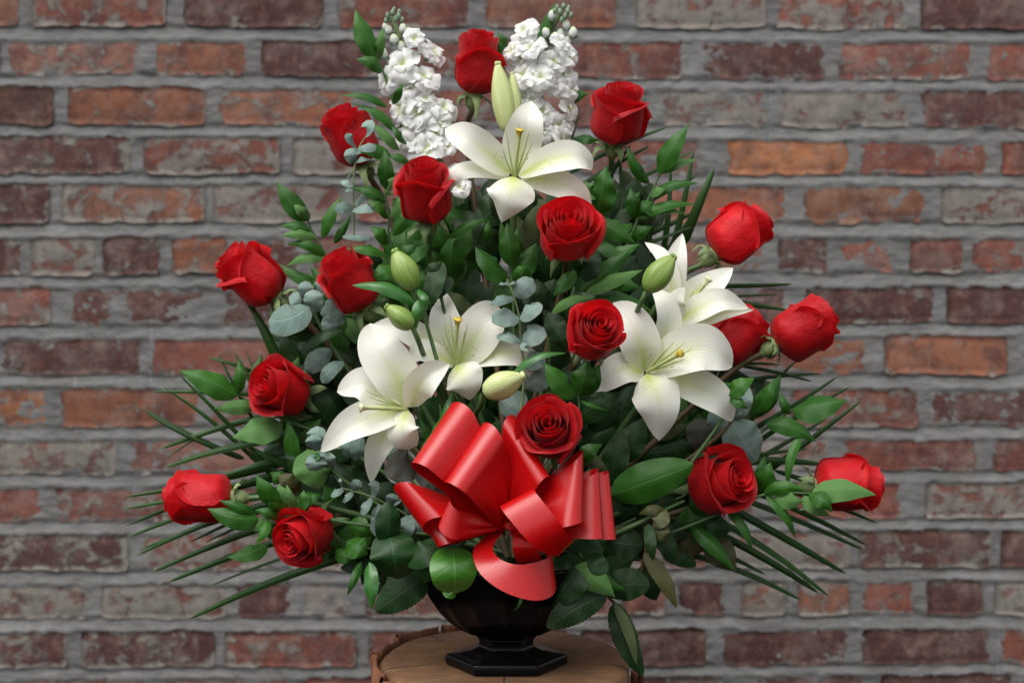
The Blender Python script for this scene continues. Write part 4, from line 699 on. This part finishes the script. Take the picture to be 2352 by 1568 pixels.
sprig('ruscus sprig at left edge with a big pointed leaf over the palm', 'ruscus', .0, [(546,906),(585,930),(650,962),(760,1010),(1000,1160)], [
 (548,908,411,850,62,5),(545,905,548,825,30,-2),(588,933,490,938,36,0,U),(584,908,602,812,34,4),(668,868,686,818,22,0,U),(684,915,702,848,34,0,dict(k='lilyleaf')),(650,972,534,1005,78,6,dict(p=1,nh=(0,-1,.7))),(668,1084,660,962,40,4),(672,1010,740,960,44,0,dict(z=.02)),(690,1000,640,950,40,0,dict(z=.02))])
sprig('large heart shaped leaf below the left facing rose', 'salal', -.02, [(706,1030),(760,1080),(900,1180)], [(705,1032,735,1122,92,0,dict(mat='ruscus_leaf',p=1)),(690,1030,665,1080,50,0,dict(z=.02)),(655,1110,620,1085,40,0,dict(k='ruscus',z=.02)),(690,1130,640,1090,50,0,dict(k='olive',z=.02))])
sprig('ruscus sprig lying in front of the sideways rose at lower left', 'ruscus', -.035, [(595,1190),(650,1186),(700,1184),(800,1200),(1000,1230)], [
 (594,1190,476,1167,54,-8,dict(nh=(0,-1,.4))),(592,1186,502,1148,26,4,dict(z=.003)),(636,1173,586,1090,46,0),(652,1183,612,1135,34,0,dict(z=.006)),(655,1180,640,1110,50,0,dict(p=1,z=.008)),(614,1190,584,1249,26,-6),(612,1196,560,1215,30,0,dict(p=1,z=.006)),(670,1174,658,1112,24,0,dict(p=1,z=-.004)),(683,1170,698,1124,38,-3),(690,1172,716,1135,26,0),(614,1252,522,1279,44,-4,dict(z=.02)),(640,1190,585,1170,26,4,dict(z=.003)),(680,1150,740,1130,40,0,dict(z=.02))])
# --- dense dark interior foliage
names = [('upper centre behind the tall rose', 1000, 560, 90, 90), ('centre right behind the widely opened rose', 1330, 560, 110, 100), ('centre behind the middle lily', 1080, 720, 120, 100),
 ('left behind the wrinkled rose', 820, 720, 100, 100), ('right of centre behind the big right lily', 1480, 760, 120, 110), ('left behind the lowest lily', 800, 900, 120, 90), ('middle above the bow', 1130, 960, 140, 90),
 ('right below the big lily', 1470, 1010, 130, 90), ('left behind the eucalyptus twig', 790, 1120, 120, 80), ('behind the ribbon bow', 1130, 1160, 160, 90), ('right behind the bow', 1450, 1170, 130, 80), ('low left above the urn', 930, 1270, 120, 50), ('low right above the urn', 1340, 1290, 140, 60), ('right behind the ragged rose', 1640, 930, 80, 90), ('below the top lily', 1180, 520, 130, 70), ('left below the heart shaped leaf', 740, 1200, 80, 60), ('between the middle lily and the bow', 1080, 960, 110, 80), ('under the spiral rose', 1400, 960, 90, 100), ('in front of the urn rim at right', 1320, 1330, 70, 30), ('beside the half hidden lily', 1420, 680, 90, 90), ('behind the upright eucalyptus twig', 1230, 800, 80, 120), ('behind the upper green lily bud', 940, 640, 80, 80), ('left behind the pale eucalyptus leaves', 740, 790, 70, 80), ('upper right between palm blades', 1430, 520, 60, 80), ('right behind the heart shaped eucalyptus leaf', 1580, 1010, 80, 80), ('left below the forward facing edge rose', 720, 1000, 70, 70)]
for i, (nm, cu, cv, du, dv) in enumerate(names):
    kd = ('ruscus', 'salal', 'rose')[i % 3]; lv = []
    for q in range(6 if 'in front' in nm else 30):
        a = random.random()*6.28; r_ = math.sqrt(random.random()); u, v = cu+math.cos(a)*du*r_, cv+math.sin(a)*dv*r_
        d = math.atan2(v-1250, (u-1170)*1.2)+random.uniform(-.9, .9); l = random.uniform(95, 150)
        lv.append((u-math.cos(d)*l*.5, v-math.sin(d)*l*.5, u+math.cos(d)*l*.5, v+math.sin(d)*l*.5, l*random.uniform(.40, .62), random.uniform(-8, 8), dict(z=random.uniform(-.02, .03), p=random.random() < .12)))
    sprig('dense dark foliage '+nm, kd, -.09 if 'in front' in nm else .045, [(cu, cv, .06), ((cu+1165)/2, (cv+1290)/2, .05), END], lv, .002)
    if 'in front' in nm:
        pass
# upright back stems
for i, (u0, v0, u1, v1) in enumerate([(1045,600,1090,1000),(1010,560,1060,1000),(1230,600,1200,1000),(1110,430,1130,900)]):
    pass
sprig('pair of broad dark leaves covering the right side of the urn rim', 'salal', -.105, [(1345,1290),(1330,1270)], [(1340,1285,1268,1392,84,0,dict(dt=0)),(1345,1270,1382,1350,70,0),(1310,1270,1290,1345,60,0,dict(z=.01))])
sprig('broad dark leaves tucked under the bow over the left urn rim', 'salal', -.10, [(1010,1250),(1060,1240)], [(1010,1262,975,1338,74,0,dict(dt=0)),(1070,1290,1100,1365,80,0,dict(z=.008,dt=0)),(1010,1240,935,1300,70,0)])
# thin lily leaves and a tip near the bow
sprig('long lily leaf arching over the sideways yellow bud', 'lilyleaf', -.10, [(1178,862),(1160,900)], [(1172,862,1302,810,22,18,dict(nh=(0,-1,1.))),])
sprig('twisted green leaf between lowest lily and the bow', 'lilyleaf', -.085, [(1010,928),(1020,1000)], [(1028,926,966,1030,40,-12,dict(nh=(-.5,-1,.3))),(1020,990,1040,900,30,0,dict(z=.03)),(990,1000,1010,1060,30,0,dict(z=.02,k='salal'))])
sprig('tiny curved sprig hanging below the lowest ribbon loop onto the urn', 'lilyleaf', -.115, [(1196,1362),(1200,1350)], [(1198,1362,1180,1402,8,-5)])
for o in bpy.data.objects:
    if '_o' in o: del o['_o']
